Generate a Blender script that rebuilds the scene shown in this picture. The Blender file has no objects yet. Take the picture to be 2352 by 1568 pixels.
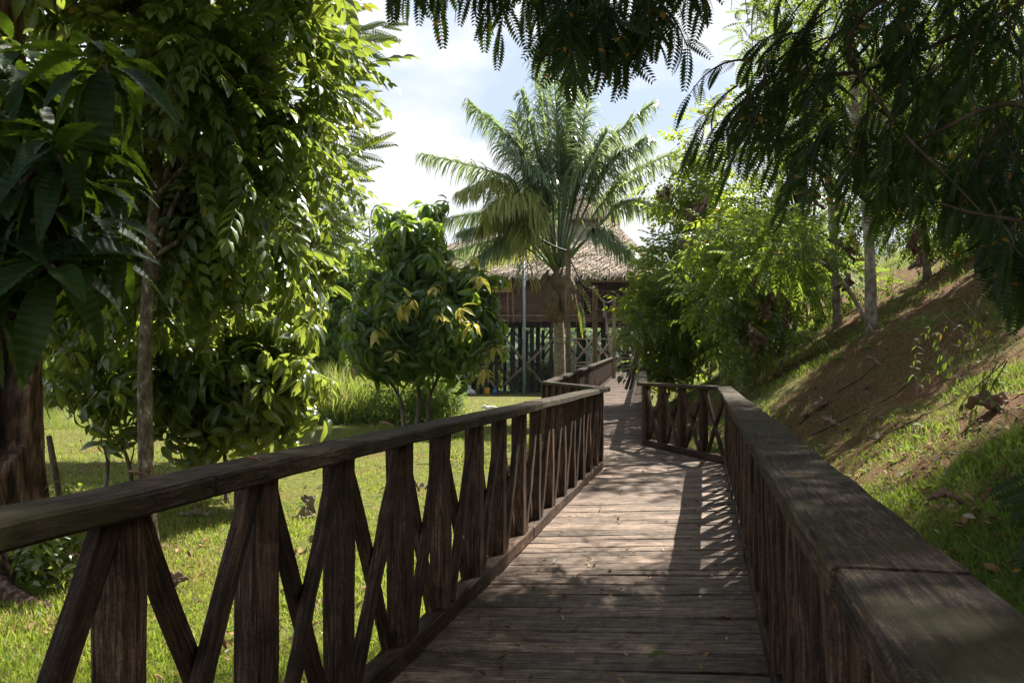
import bpy, math, random
import numpy as np
from mathutils import Vector, Matrix

# ------------------------------------------------------------------ camera, world, sun, exposure
S = bpy.context.scene
COL = S.collection
EYE = 1.90            # eye above the lawn
DECK = 0.535          # top of the deck in the near part
F, CX, HY = 1900.0, 1176.0, 840.0      # photo units: 2352 px wide

cam_d = bpy.data.cameras.new('camera')
cam_d.sensor_width = 36.0
cam_d.lens = 36.0 * F / 2352.0
cam_d.shift_y = (HY - 784.0) / 2352.0
cam_d.clip_start = 0.05
cam_d.clip_end = 5000
cam = bpy.data.objects.new('camera', cam_d)
cam.location = (0, 0, EYE)
cam.rotation_euler = (math.radians(90), 0, 0)
COL.objects.link(cam)
S.camera = cam

SUN_EL, SUN_AZ = 51.0, 41.0           # azimuth to the right of the view direction (+Y towards +X)
S.view_settings.view_transform = 'Standard'
S.view_settings.look = 'None'
S.view_settings.exposure = 1.45
S.view_settings.gamma = 1.0
S.cycles.max_bounces = 10
S.cycles.diffuse_bounces = 4
S.cycles.transmission_bounces = 6
S.cycles.glossy_bounces = 2
S.cycles.caustics_reflective = False
S.cycles.caustics_refractive = False

W = bpy.data.worlds.new('World')
S.world = W
W.use_nodes = True
nt = W.node_tree
nt.nodes.clear()
N = nt.nodes.new
wo = N('ShaderNodeOutputWorld'); bg = N('ShaderNodeBackground')
sky = N('ShaderNodeTexSky'); sky.sky_type = 'NISHITA'; sky.sun_disc = False
sky.sun_elevation = math.radians(SUN_EL); sky.sun_rotation = math.radians(SUN_AZ)
sky.air_density = 1.0; sky.dust_density = 2.5; sky.ozone_density = 1.0
tc = N('ShaderNodeTexCoord'); mp = N('ShaderNodeMapping')
mp.inputs['Scale'].default_value = (1.0, 1.0, 1.9)
mp.inputs['Location'].default_value = (0.42, 0.1, 0.33)
n1 = N('ShaderNodeTexNoise'); n1.inputs['Scale'].default_value = 4.2
n1.inputs['Detail'].default_value = 9; n1.inputs['Roughness'].default_value = 0.52
rp = N('ShaderNodeValToRGB')
rp.color_ramp.elements[0].position = 0.38; rp.color_ramp.elements[1].position = 0.53
n2 = N('ShaderNodeTexNoise'); n2.inputs['Scale'].default_value = 9.0; n2.inputs['Detail'].default_value = 6
rp2 = N('ShaderNodeValToRGB')
rp2.color_ramp.elements[0].position = 0.3; rp2.color_ramp.elements[0].color = (6.9, 7.3, 8.0, 1)
rp2.color_ramp.elements[1].position = 0.65; rp2.color_ramp.elements[1].color = (8.4, 8.4, 8.4, 1)
mx = N('ShaderNodeMixRGB')
thin = N('ShaderNodeMixRGB'); thin.inputs[0].default_value = 0.8; thin.inputs[2].default_value = (5.2, 6.3, 7.9, 1)
L = nt.links.new
L(tc.outputs['Generated'], mp.inputs['Vector']); L(mp.outputs[0], n1.inputs['Vector']); L(mp.outputs[0], n2.inputs['Vector'])
L(n1.outputs[0], rp.inputs[0]); L(n2.outputs[0], rp2.inputs[0])
L(sky.outputs[0], thin.inputs[1]); L(thin.outputs[0], mx.inputs[1])
L(rp.outputs[0], mx.inputs[0]); L(rp2.outputs[0], mx.inputs[2])
sp = N('ShaderNodeSeparateXYZ'); L(tc.outputs['Generated'], sp.inputs[0])
zr = N('ShaderNodeMapRange'); zr.inputs['From Min'].default_value = .5; zr.inputs['From Max'].default_value = .8
L(sp.outputs['Z'], zr.inputs['Value'])
zen = N('ShaderNodeMixRGB'); L(zr.outputs[0], zen.inputs[0]); L(mx.outputs[0], zen.inputs[1]); L(sky.outputs[0], zen.inputs[2])
L(zen.outputs[0], bg.inputs['Color']); bg.inputs['Strength'].default_value = 0.05
L(bg.outputs[0], wo.inputs['Surface'])

sun_d = bpy.data.lights.new('sun', 'SUN')
sun_d.energy = 5.0; sun_d.angle = math.radians(0.5); sun_d.color = (1.0, 0.95, 0.86)
sun = bpy.data.objects.new('sun', sun_d)
e_, a_ = math.radians(SUN_EL), math.radians(SUN_AZ)
SUNV = Vector((math.cos(e_) * math.sin(a_), math.cos(e_) * math.cos(a_), math.sin(e_)))
sun.rotation_euler = SUNV.to_track_quat('Z', 'Y').to_euler()
sun.location = (20, 20, 40)
COL.objects.link(sun)

# ------------------------------------------------------------------ helpers
def at(px, py, z):
    return np.array(((px - CX) / F * z, z, EYE + (HY - py) / F * z))

def rng(s):
    return np.random.default_rng(s)

def nrm(a):
    return a / np.maximum(np.linalg.norm(a, axis=-1, keepdims=True), 1e-9)

def tag(o, label=None, cat=None, group=None, kind=None):
    if label: o['label'] = label
    if cat: o['category'] = cat
    if group: o['group'] = group
    if kind: o['kind'] = kind
    return o

def empty(name, loc, label, cat, group=None):
    o = bpy.data.objects.new(name, None)
    o.empty_display_size = 0.2
    o.location = tuple(float(c) for c in loc)
    COL.objects.link(o)
    return tag(o, label, cat, group)

def link_mesh(name, me, mat, parent=None):
    o = bpy.data.objects.new(name, me)
    if mat is not None and len(me.materials) == 0:
        me.materials.append(mat)
    COL.objects.link(o)
    if parent is not None:
        o.parent = parent
        if parent.parent is None and parent.type == 'EMPTY':
            o.matrix_parent_inverse = Matrix.Translation(-parent.location)
    return o

def mesh_np(name, V, faces_flat, face_sizes, mat, parent=None, smooth=False, attrs=None):
    me = bpy.data.meshes.new(name)
    V = np.ascontiguousarray(V, dtype=np.float32)
    fl = np.ascontiguousarray(faces_flat, dtype=np.int32)
    fs = np.ascontiguousarray(face_sizes, dtype=np.int32)
    me.vertices.add(len(V)); me.vertices.foreach_set('co', V.ravel())
    me.loops.add(len(fl)); me.loops.foreach_set('vertex_index', fl)
    st = np.zeros(len(fs), np.int32); st[1:] = np.cumsum(fs)[:-1]
    me.polygons.add(len(fs)); me.polygons.foreach_set('loop_start', st)
    me.polygons.foreach_set('use_smooth', np.full(len(fs), smooth, dtype=bool))
    if attrs:
        for k, a in attrs.items():
            at_ = me.attributes.new(k, 'FLOAT_VECTOR', 'POINT')
            at_.data.foreach_set('vector', np.ascontiguousarray(a, np.float32).ravel())
    me.update(calc_edges=True)
    me.validate()
    return link_mesh(name, me, mat, parent)

_gr = random.Random(5)
class MB:
    """collects beams, tubes and plates into one mesh, with a grain coordinate per vertex"""
    def __init__(self):
        self.v = []; self.f = []; self.g = []
    def ring_sweep(self, rings, grains, cap=True, closed=True):
        b = len(self.v); n = len(rings[0])
        for r, g in zip(rings, grains):
            self.v.extend([tuple(float(c) for c in p) for p in r]); self.g.extend(g)
        for i in range(len(rings) - 1):
            for j in range(n if closed else n - 1):
                k = (j + 1) % n
                self.f.append((b + i*n + j, b + i*n + k, b + (i+1)*n + k, b + (i+1)*n + j))
        if cap:
            self.f.append(tuple(b + j for j in range(n))[::-1])
            e = b + (len(rings) - 1) * n
            self.f.append(tuple(e + j for j in range(n)))
    def beam(self, p, q, w, h, up=(0, 0, 1), nseg=1, jit=0.0, cham=0.006, twist=0.0, wob=None):
        p = np.array(p, float); q = np.array(q, float)
        d = q - p; Ln = np.linalg.norm(d); d = d / Ln
        up = np.array(up, float)
        s = np.cross(d, up); s = s / max(np.linalg.norm(s), 1e-9)
        u = np.cross(s, d)
        a, b, c = w / 2, h / 2, min(cham, w * .3, h * .3)
        prof = [(-a + c, -b), (a - c, -b), (a, -b + c), (a, b - c), (a - c, b), (-a + c, b), (-a, b - c), (-a, -b + c)]
        off = _gr.uniform(0, 400); off2 = _gr.uniform(0, 60)
        rings, gs = [], []
        for i in range(nseg + 1):
            t = i / nseg
            j1, j2, j3, j4 = [(_gr.uniform(-jit, jit)) for _ in range(4)]
            ctr = p + d * Ln * t + (s * wob(t)[0] + u * wob(t)[1] if wob else 0)
            R, G = [], []
            for (x, y) in prof:
                xx = x + j1 + (j3 if x > 0 else -j3); yy = y + j2 + (j4 if y > 0 else 0)
                R.append(ctr + s * xx + u * yy)
                G.append((Ln * t + off, x, y + off2))
            rings.append(R); gs.append(G)
        self.ring_sweep(rings, gs)
        return self
    def tube(self, pts, rad, n=8, jit=0.0, cap=True, lump=None):
        pts = [np.array(p, float) for p in pts]
        off = _gr.uniform(0, 400)
        rings, gs = [], []
        up = np.array((0.13, 0.21, 1.0)); Lt = 0
        prev_s = None
        for i, p in enumerate(pts):
            d = (pts[min(i + 1, len(pts) - 1)] - pts[max(i - 1, 0)]); d = d / max(np.linalg.norm(d), 1e-9)
            s = np.cross(d, np.array((0.2, 1.0, 0.1)) if prev_s is None else np.cross(prev_s, d)) if prev_s is None else prev_s - d * np.dot(prev_s, d)
            s = s / max(np.linalg.norm(s), 1e-9); prev_s = s
            u = np.cross(s, d)
            if i: Lt += np.linalg.norm(p - pts[i - 1])
            r = rad[i] if hasattr(rad, '__len__') else rad
            R, G = [], []
            for j in range(n):
                a = 2 * math.pi * j / n
                rr = r * (1 + _gr.uniform(-jit, jit)) * (lump(i / max(1, len(pts) - 1), a) if lump else 1)
                R.append(p + s * math.cos(a) * rr + u * math.sin(a) * rr)
                G.append((Lt + off, math.cos(a) * r, math.sin(a) * r))
            rings.append(R); gs.append(G)
        self.ring_sweep(rings, gs, cap=cap)
        return self
    def build(self, name, mat, parent=None, smooth=False):
        fl = [i for f in self.f for i in f]; fs = [len(f) for f in self.f]
        return mesh_np(name, np.array(self.v), fl, fs, mat, parent, smooth, {'grain': np.array(self.g)})

def curve(pts, n=12):
    """Catmull-Rom through the points"""
    P = [np.array(p, float) for p in pts]
    if len(P) == 2:
        return [P[0] + (P[1] - P[0]) * t for t in np.linspace(0, 1, n)]
    P = [2 * P[0] - P[1]] + P + [2 * P[-1] - P[-2]]
    out = []
    m = len(P) - 3
    for t in np.linspace(0, m - 1e-6, n):
        i = int(t); u = t - i
        a, b, c, d = P[i], P[i+1], P[i+2], P[i+3]
        out.append(0.5 * ((2*b) + (-a + c)*u + (2*a - 5*b + 4*c - d)*u*u + (-a + 3*b - 3*c + d)*u**3))
    return out

# ------------------------------------------------------------------ materials
def new_mat(name):
    m = bpy.data.materials.new(name); m.use_nodes = True
    t = m.node_tree; t.nodes.clear()
    return m, t, t.nodes.new, t.links.new

def ramp(t, stops):
    r = t.nodes.new('ShaderNodeValToRGB')
    el = r.color_ramp.elements
    while len(el) < len(stops): el.new(0.5)
    for e, (p, c) in zip(el, stops):
        e.position = p; e.color = (*c, 1)
    return r

def wood_mat(name, stops, rough=0.75, moss=None, grain_scale=1.0, bump=0.5, grain_x=6.0, tone=1.35):
    m, t, N, L = new_mat(name)
    out = N('ShaderNodeOutputMaterial'); b = N('ShaderNodeBsdfPrincipled')
    at_ = N('ShaderNodeAttribute'); at_.attribute_name = 'grain'
    mp = N('ShaderNodeMapping'); mp.inputs['Scale'].default_value = (grain_x * grain_scale, 110 * grain_scale, 110 * grain_scale)
    n = N('ShaderNodeTexNoise'); n.inputs['Scale'].default_value = 1.0; n.inputs['Detail'].default_value = 10; n.inputs['Roughness'].default_value = .75
    n.inputs['Distortion'].default_value = .6
    r = ramp(t, stops)
    L(at_.outputs['Vector'], mp.inputs['Vector']); L(mp.outputs[0], n.inputs['Vector']); L(n.outputs[0], r.inputs[0])
    # tone of each board + blotches
    mp2 = N('ShaderNodeMapping'); mp2.inputs['Scale'].default_value = (.55, 1.2, .9)
    n2 = N('ShaderNodeTexNoise'); n2.inputs['Scale'].default_value = 1.3; n2.inputs['Detail'].default_value = 3
    L(at_.outputs['Vector'], mp2.inputs['Vector']); L(mp2.outputs[0], n2.inputs['Vector'])
    r2 = ramp(t, [(.33, (.55, .54, .53)), (.5, (1, .98, .96)), (.66, (tone, tone * .97, tone * .94))])
    L(n2.outputs[0], r2.inputs[0])
    mu = N('ShaderNodeMixRGB'); mu.blend_type = 'MULTIPLY'; mu.inputs[0].default_value = 1
    L(r.outputs[0], mu.inputs[1]); L(r2.outputs[0], mu.inputs[2])
    # cracks
    mp3 = N('ShaderNodeMapping'); mp3.inputs['Scale'].default_value = (2.4, 60, 60)
    n3 = N('ShaderNodeTexNoise'); n3.inputs['Scale'].default_value = 1; n3.inputs['Detail'].default_value = 3
    L(at_.outputs['Vector'], mp3.inputs['Vector']); L(mp3.outputs[0], n3.inputs['Vector'])
    r3 = ramp(t, [(.35, (.1, .09, .085)), (.41, (1, 1, 1))])
    L(n3.outputs[0], r3.inputs[0])
    mu2 = N('ShaderNodeMixRGB'); mu2.blend_type = 'MULTIPLY'; mu2.inputs[0].default_value = .8
    L(mu.outputs[0], mu2.inputs[1]); L(r3.outputs[0], mu2.inputs[2])
    col = mu2.outputs[0]
    n6 = N('ShaderNodeTexNoise'); n6.inputs['Scale'].default_value = 130; n6.inputs['Detail'].default_value = 4
    tc6 = N('ShaderNodeTexCoord'); L(tc6.outputs['Object'], n6.inputs['Vector'])
    r6 = ramp(t, [(.38, (.6, .6, .6)), (.62, (1.3, 1.3, 1.3))]); L(n6.outputs[0], r6.inputs[0])
    mu6 = N('ShaderNodeMixRGB'); mu6.blend_type = 'MULTIPLY'; mu6.inputs[0].default_value = .7
    L(col, mu6.inputs[1]); L(r6.outputs[0], mu6.inputs[2]); col = mu6.outputs[0]
    # dark weather stains
    n5 = N('ShaderNodeTexNoise'); n5.inputs['Scale'].default_value = 11; n5.inputs['Detail'].default_value = 7; n5.inputs['Roughness'].default_value = .7
    tc5 = N('ShaderNodeTexCoord'); L(tc5.outputs['Object'], n5.inputs['Vector'])
    r5 = ramp(t, [(.36, (.45, .42, .4)), (.55, (1.08, 1.06, 1.04))]); L(n5.outputs[0], r5.inputs[0])
    mu5 = N('ShaderNodeMixRGB'); mu5.blend_type = 'MULTIPLY'; mu5.inputs[0].default_value = .85
    L(col, mu5.inputs[1]); L(r5.outputs[0], mu5.inputs[2]); col = mu5.outputs[0]
    if moss:
        tcd = N('ShaderNodeTexCoord')
        n4 = N('ShaderNodeTexNoise'); n4.inputs['Scale'].default_value = 5; n4.inputs['Detail'].default_value = 6
        L(tcd.outputs['Object'], n4.inputs['Vector'])
        r4 = ramp(t, [(.5, (0, 0, 0)), (.58, (.7, .7, .7))]); L(n4.outputs[0], r4.inputs[0])
        mm = N('ShaderNodeMixRGB'); mm.inputs[2].default_value = (*moss, 1)
        L(r4.outputs[0], mm.inputs[0]); L(col, mm.inputs[1]); col = mm.outputs[0]
    L(col, b.inputs['Base Color']); b.inputs['Roughness'].default_value = rough
    b.inputs['Specular IOR Level'].default_value = .25
    bp = N('ShaderNodeBump'); bp.inputs['Strength'].default_value = bump; bp.inputs['Distance'].default_value = .006
    ad = N('ShaderNodeMath'); ad.operation = 'MULTIPLY'
    L(n.outputs[0], ad.inputs[0]); L(n3.outputs[0], ad.inputs[1])
    L(ad.outputs[0], bp.inputs['Height']); L(bp.outputs[0], b.inputs['Normal'])
    L(b.outputs[0], out.inputs[0])
    return m

def leaf_mat(name, dark, light, trans, tfac=.42, rough=.42, spec=.5, old=None, oldfrac=.0, clump=.8, vein=None):
    m, t, N, L = new_mat(name)
    out = N('ShaderNodeOutputMaterial'); b = N('ShaderNodeBsdfPrincipled'); tr = N('ShaderNodeBsdfTranslucent')
    g = N('ShaderNodeNewGeometry')
    tcd = N('ShaderNodeTexCoord')
    n = N('ShaderNodeTexNoise'); n.inputs['Scale'].default_value = clump; n.inputs['Detail'].default_value = 3
    L(tcd.outputs['Object'], n.inputs['Vector'])
    mix = N('ShaderNodeMath'); mix.operation = 'MULTIPLY_ADD'
    mix.inputs[1].default_value = .55
    L(g.outputs['Random Per Island'], mix.inputs[0])
    sc = N('ShaderNodeMath'); sc.operation = 'MULTIPLY'; sc.inputs[1].default_value = .5
    L(n.outputs[0], sc.inputs[0]); L(sc.outputs[0], mix.inputs[2])
    st = [(.2, dark), (.75, light)]
    r = ramp(t, st); L(mix.outputs[0], r.inputs[0])
    col = r.outputs[0]
    tcol = N('ShaderNodeMixRGB'); tcol.inputs[0].default_value = 0
    tcol.inputs[1].default_value = (*trans, 1)
    tout = tcol.outputs[0]
    if old:
        rr = N('ShaderNodeMath'); rr.operation = 'GREATER_THAN'; rr.inputs[1].default_value = 1 - oldfrac
        L(g.outputs['Random Per Island'], rr.inputs[0])
        mo = N('ShaderNodeMixRGB'); mo.inputs[2].default_value = (*old, 1)
        L(rr.outputs[0], mo.inputs[0]); L(col, mo.inputs[1]); col = mo.outputs[0]
        mo2 = N('ShaderNodeMixRGB'); mo2.inputs[2].default_value = (*[min(1, c * 1.3) for c in old], 1)
        L(rr.outputs[0], mo2.inputs[0]); L(tout, mo2.inputs[1]); tout = mo2.outputs[0]
    L(col, b.inputs['Base Color']); b.inputs['Roughness'].default_value = rough
    b.inputs['Specular IOR Level'].default_value = spec
    L(tout, tr.inputs['Color'])
    ms = N('ShaderNodeMixShader'); ms.inputs[0].default_value = tfac
    L(b.outputs[0], ms.inputs[1]); L(tr.outputs[0], ms.inputs[2]); L(ms.outputs[0], out.inputs[0])
    return m

def plain_mat(name, stops, scale=6, rough=.8, bump=0, detail=5, spec=.25, stretch=None, metal=0, coord='Object'):
    m, t, N, L = new_mat(name)
    out = N('ShaderNodeOutputMaterial'); b = N('ShaderNodeBsdfPrincipled')
    tcd = N('ShaderNodeTexCoord'); mp = N('ShaderNodeMapping')
    if stretch: mp.inputs['Scale'].default_value = stretch
    n = N('ShaderNodeTexNoise'); n.inputs['Scale'].default_value = scale; n.inputs['Detail'].default_value = detail
    n.inputs['Roughness'].default_value = .62
    r = ramp(t, stops)
    L(tcd.outputs[coord], mp.inputs['Vector']); L(mp.outputs[0], n.inputs['Vector']); L(n.outputs[0], r.inputs[0])
    L(r.outputs[0], b.inputs['Base Color']); b.inputs['Roughness'].default_value = rough
    b.inputs['Specular IOR Level'].default_value = spec; b.inputs['Metallic'].default_value = metal
    if bump:
        bp = N('ShaderNodeBump'); bp.inputs['Strength'].default_value = bump; bp.inputs['Distance'].default_value = .03
        L(n.outputs[0], bp.inputs['Height']); L(bp.outputs[0], b.inputs['Normal'])
    L(b.outputs[0], out.inputs[0])
    return m

M_DECK = wood_mat('deck_wood', [(.37, (.06, .042, .031)), (.49, (.165, .12, .09)), (.6, (.3, .234, .184)), (.72, (.47, .38, .31))], .7, grain_scale=.7, tone=1.5)
M_RAIL = wood_mat('railing_wood', [(.36, (.012, .007, .0045)), (.49, (.048, .0275, .017)), (.58, (.11, .068, .043)), (.7, (.18, .122, .082))], .72, tone=1.9)
M_HAND = wood_mat('handrail_wood', [(.36, (.011, .007, .0045)), (.49, (.042, .0275, .0175)), (.58, (.092, .066, .044)), (.7, (.145, .108, .074))], .85, grain_x=9, moss=(.042, .038, .012))
M_POLE = wood_mat('post_wood', [(.2, (.12, .09, .06)), (.5, (.2, .155, .11)), (.8, (.3, .24, .17))], .8)
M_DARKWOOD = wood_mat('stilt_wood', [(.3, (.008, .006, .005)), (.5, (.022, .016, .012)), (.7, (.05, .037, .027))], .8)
M_WALLWOOD = wood_mat('wall_boards', [(.2, (.05, .024, .014)), (.5, (.1, .05, .03)), (.8, (.17, .095, .06))], .7)
M_SHUTTER = wood_mat('shutter_wood', [(.3, (.46, .3, .12)), (.5, (.6, .41, .19)), (.7, (.72, .52, .28))], .7)
M_STAIR = wood_mat('stair_wood', [(.2, (.16, .12, .09)), (.5, (.28, .22, .165)), (.8, (.42, .34, .27))], .75)
M_BARK = plain_mat('bark', [(.3, (.05, .036, .026)), (.5, (.13, .1, .075)), (.62, (.22, .185, .145)), (.75, (.36, .34, .29))], 5, .9, .8, stretch=(2.2, 2.2, .7))
M_PALEBARK = plain_mat('pale_bark', [(.3, (.11, .09, .07)), (.5, (.27, .235, .19)), (.68, (.48, .45, .39))], 7, .9, .5, stretch=(1.2, 1.2, .8))
M_LICHEN = plain_mat('lichen_bark', [(.3, (.05, .036, .026)), (.48, (.15, .115, .085)), (.58, (.24, .2, .15)), (.66, (.5, .49, .44))], 9, .9, .6, stretch=(1.6, 1.6, .8))
M_DARKBARK = plain_mat('dark_bark', [(.3, (.03, .02, .014)), (.55, (.085, .06, .042)), (.75, (.2, .16, .12))], 4, .95, 1.0, stretch=(2.2, 2.2, .45))
M_OLDBARK = plain_mat('old_bark', [(.36, (.022, .012, .008)), (.47, (.085, .05, .034)), (.56, (.16, .1, .072)), (.7, (.32, .24, .18))], 6, .95, 1.0, detail=9, stretch=(2.6, 2.6, .5))
def _hollow_tint(m):
    # bark colour mixed to near black where the trunk is hollow
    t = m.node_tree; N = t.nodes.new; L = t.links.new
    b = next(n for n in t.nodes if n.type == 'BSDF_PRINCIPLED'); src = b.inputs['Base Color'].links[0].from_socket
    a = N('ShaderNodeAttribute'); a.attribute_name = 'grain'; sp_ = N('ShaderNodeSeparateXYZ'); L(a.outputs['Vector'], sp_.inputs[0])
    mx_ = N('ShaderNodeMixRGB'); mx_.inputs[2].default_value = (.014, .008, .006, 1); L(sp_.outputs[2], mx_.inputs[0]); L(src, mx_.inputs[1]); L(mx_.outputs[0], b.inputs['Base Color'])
_hollow_tint(M_OLDBARK)
M_PALMBARK = plain_mat('palm_bark', [(.3, (.16, .12, .08)), (.5, (.3, .25, .18)), (.7, (.45, .4, .31))], 6, .9, .6, stretch=(.6, .6, 2.2))
M_TWIG = plain_mat('twig_bark', [(.3, (.08, .055, .035)), (.7, (.2, .16, .11))], 9, .9)
M_SHEATH = plain_mat('palm_sheath', [(.3, (.1, .06, .038)), (.55, (.2, .14, .09)), (.75, (.33, .25, .17))], 5, .85, .5, stretch=(4, 4, 1))
M_THATCH = plain_mat('thatch', [(.3, (.2, .15, .11)), (.5, (.36, .285, .215)), (.7, (.54, .45, .355))], 14, .9, 0, stretch=(1, 1, 1))
M_PIPE = plain_mat('grey_pipe', [(.3, (.2, .23, .28)), (.7, (.3, .34, .4))], 6, .4)
M_CABLE = plain_mat('black_cable', [(.3, (.012, .012, .013)), (.7, (.03, .03, .032))], 6, .5)
M_FUR = plain_mat('white_fur', [(.3, (.75, .72, .66)), (.7, (.82, .8, .76))], 20, .9, .3)
M_YELLOW = plain_mat('yellow_plastic', [(.3, (.6, .3, .02)), (.7, (.68, .36, .03))], 5, .5)
M_BLUE = plain_mat('blue_plastic', [(.3, (.03, .14, .5)), (.7, (.04, .17, .56))], 5, .5)
M_WHITE = plain_mat('white_plastic', [(.3, (.62, .62, .6)), (.7, (.75, .75, .73))], 5, .6)

M_DEAD = leaf_mat('dead_leaf', (.12, .07, .045), (.3, .2, .14), (.3, .17, .08), .18, .7, .2)
M_DEADMID = leaf_mat('grey_brown_dead_leaf', (.16, .11, .08), (.36, .27, .2), (.3, .2, .1), .15, .7, .2)
M_DEADPALE = leaf_mat('pale_dead_leaf', (.28, .22, .16), (.45, .37, .28), (.4, .28, .16), .15, .7, .2)
M_LITTER = leaf_mat('leaf_litter', (.12, .06, .03), (.36, .22, .11), (.3, .17, .08), .1, .75, .2, old=(.5, .42, .34), oldfrac=.1)
M_YLEAF = leaf_mat('yellow_leaf', (.5, .3, .02), (.65, .42, .04), (.7, .45, .04), .25, .6, .3)
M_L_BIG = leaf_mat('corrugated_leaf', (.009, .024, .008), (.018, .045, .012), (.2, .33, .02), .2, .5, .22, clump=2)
M_L_PIN = leaf_mat('pinnate_leaf', (.03, .06, .014), (.078, .122, .03), (.42, .53, .06), .36, .32, .65, old=(.3, .24, .03), oldfrac=.012)
M_L_SHRUB = leaf_mat('shrub_leaf', (.026, .05, .014), (.08, .115, .03), (.44, .53, .07), .36, .3, .65, clump=1.2)
M_L_ROUND = leaf_mat('glossy_leaf', (.022, .052, .014), (.075, .13, .03), (.4, .58, .04), .42, .24, .65)
M_L_YOUNG = leaf_mat('young_yellow_leaf', (.26, .25, .04), (.48, .42, .1), (.6, .54, .08), .36, .32, .6)
M_L_RIGHT = leaf_mat('small_leaf', (.03, .06, .016), (.1, .145, .034), (.52, .66, .055), .4, .28, .6, old=(.45, .3, .03), oldfrac=.025)
M_L_TWIG = leaf_mat('twig_leaf', (.035, .07, .02), (.07, .11, .03), (.35, .48, .05), .35, .65, .2, old=(.4, .3, .05), oldfrac=.06)
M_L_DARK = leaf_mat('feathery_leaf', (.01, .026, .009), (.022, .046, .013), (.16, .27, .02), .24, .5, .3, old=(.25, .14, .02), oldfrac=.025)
M_L_BG = leaf_mat('background_leaf', (.03, .075, .016), (.07, .14, .026), (.38, .5, .06), .38, .6, .25, clump=.4)
M_L_FAR = leaf_mat('far_forest_leaf', (.035, .075, .03), (.075, .13, .045), (.2, .3, .05), .3, .6, .2, clump=.05)
M_L_PALM = leaf_mat('palm_leaflet', (.08, .125, .07), (.17, .23, .14), (.38, .5, .17), .36, .24, .95)
M_L_PALMY = leaf_mat('yellowing_palm_leaflet', (.16, .2, .045), (.42, .42, .13), (.52, .56, .12), .4, .34, .6)
M_GRASS = leaf_mat('grass_blade', (.07, .135, .02), (.18, .245, .042), (.45, .56, .06), .42, .5, .3, old=(.42, .34, .16), oldfrac=.16, clump=.5)
M_GRASSD = leaf_mat('hill_grass_blade', (.045, .1, .022), (.1, .165, .04), (.32, .44, .05), .38, .5, .3, old=(.3, .24, .1), oldfrac=.06, clump=.6)
M_TALL = leaf_mat('tall_grass_blade', (.09, .16, .025), (.2, .27, .06), (.36, .46, .06), .42, .5, .3, old=(.4, .34, .16), oldfrac=.2)

# ------------------------------------------------------------------ terrain
FY = [-30, 0, 11.0, 12.2, 14.25, 52, 80, 120]
FX = [-6.5, .45, 3.0, 3.1, 2.45, 8.45, 12.5, 18]
def base_h(y):
    return np.interp(y, [0, 10, 14.5, 52, 80], [.27, .33, .42, 1.36, 1.5])
def vnoise(x, y, s, seed):
    r = rng(seed); k = r.normal(size=(6, 2)) * s; ph = r.uniform(0, 6.28, 6)
    o = 0
    for (a, b), p in zip(k, ph): o = o + np.sin(a * x + b * y + p)
    return o / 6
def ground(x, y):
    x = np.asarray(x, float); y = np.asarray(y, float)
    d = x - np.interp(y, FY, FX)
    dd = np.clip(d, 0, None); bh = base_h(y)
    u = np.clip(1 + d / 1.75, 0, 1)
    hill = np.where(d > 0, bh + np.where(dd < .8, .34 * dd * dd, .2176 + .545 * (dd - .8)), bh * u * u * (3 - 2 * u))
    hill = np.where(hill > 7.4, 7.4 + 2.6 * (1 - np.exp(-(hill - 7.4) / 3.0)), hill)
    fade = 1 - np.clip((y - 75) / 60, 0, 1)
    h = hill * fade + .035 * vnoise(x, y, .9, 1) + .02 * vnoise(x, y, 2.6, 2) + .09 * vnoise(x, y, .28, 3) * np.clip(d / 3, 0, 1)
    h = h + .03 * vnoise(x, y, 4.5, 4) * np.clip(d / 2, 0, 1)
    h = h + (.022 * vnoise(x, y, 9, 8) + .016 * vnoise(x, y, 17, 9) + .05 * np.abs(vnoise(x, y, 3.2, 10))) * np.clip((d - .3) / 1.5, 0, 1) * np.clip((30 - y) / 6, 0, 1) * np.clip((y - 7) / 3, .3, 1)
    bank = np.clip((y - 66 + np.clip(-x - 30, 0, 40) * .0) / 9, 0, 1)
    h = h * (1 - bank) + bank * np.where(fade * hill > 1.5, h, -2.6)
    far = np.clip((y - 265) / 120, 0, 1)
    ridge = 16 + 26 * np.clip((x + 60) / 160, 0, 1) + 10 * vnoise(x, y, .018, 6) + 5 * vnoise(x, y, .05, 7)
    side = np.clip((np.abs(x) - 140) / 250, 0, 1) * np.clip((y - 40) / 100, 0, 1) * 20
    return h + far * (ridge + 2.5) + side * (1 - far)
def axis(a, b, step, lo, hi, g=1.16):
    mid = list(np.arange(a, b + 1e-6, step)); s = step; v = a
    left = []
    while v > lo:
        s *= g; v -= s; left.append(v)
    right = []; s = step; v = b
    while v < hi:
        s *= g; v += s; right.append(v)
    return np.array(left[::-1] + mid + right)
gx = axis(-12, 16, .11, -1600, 1600, 1.12); gy = axis(2, 30, .11, -400, 1800, 1.12)
GX, GY = np.meshgrid(gx, gy)
GV = np.stack([GX, GY, ground(GX, GY)], -1).reshape(-1, 3)
nx_, ny_ = len(gx), len(gy)
ii = (np.arange(ny_ - 1)[:, None] * nx_ + np.arange(nx_ - 1)[None, :]).ravel()
GF = np.stack([ii, ii + 1, ii + nx_ + 1, ii + nx_], -1)

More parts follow.
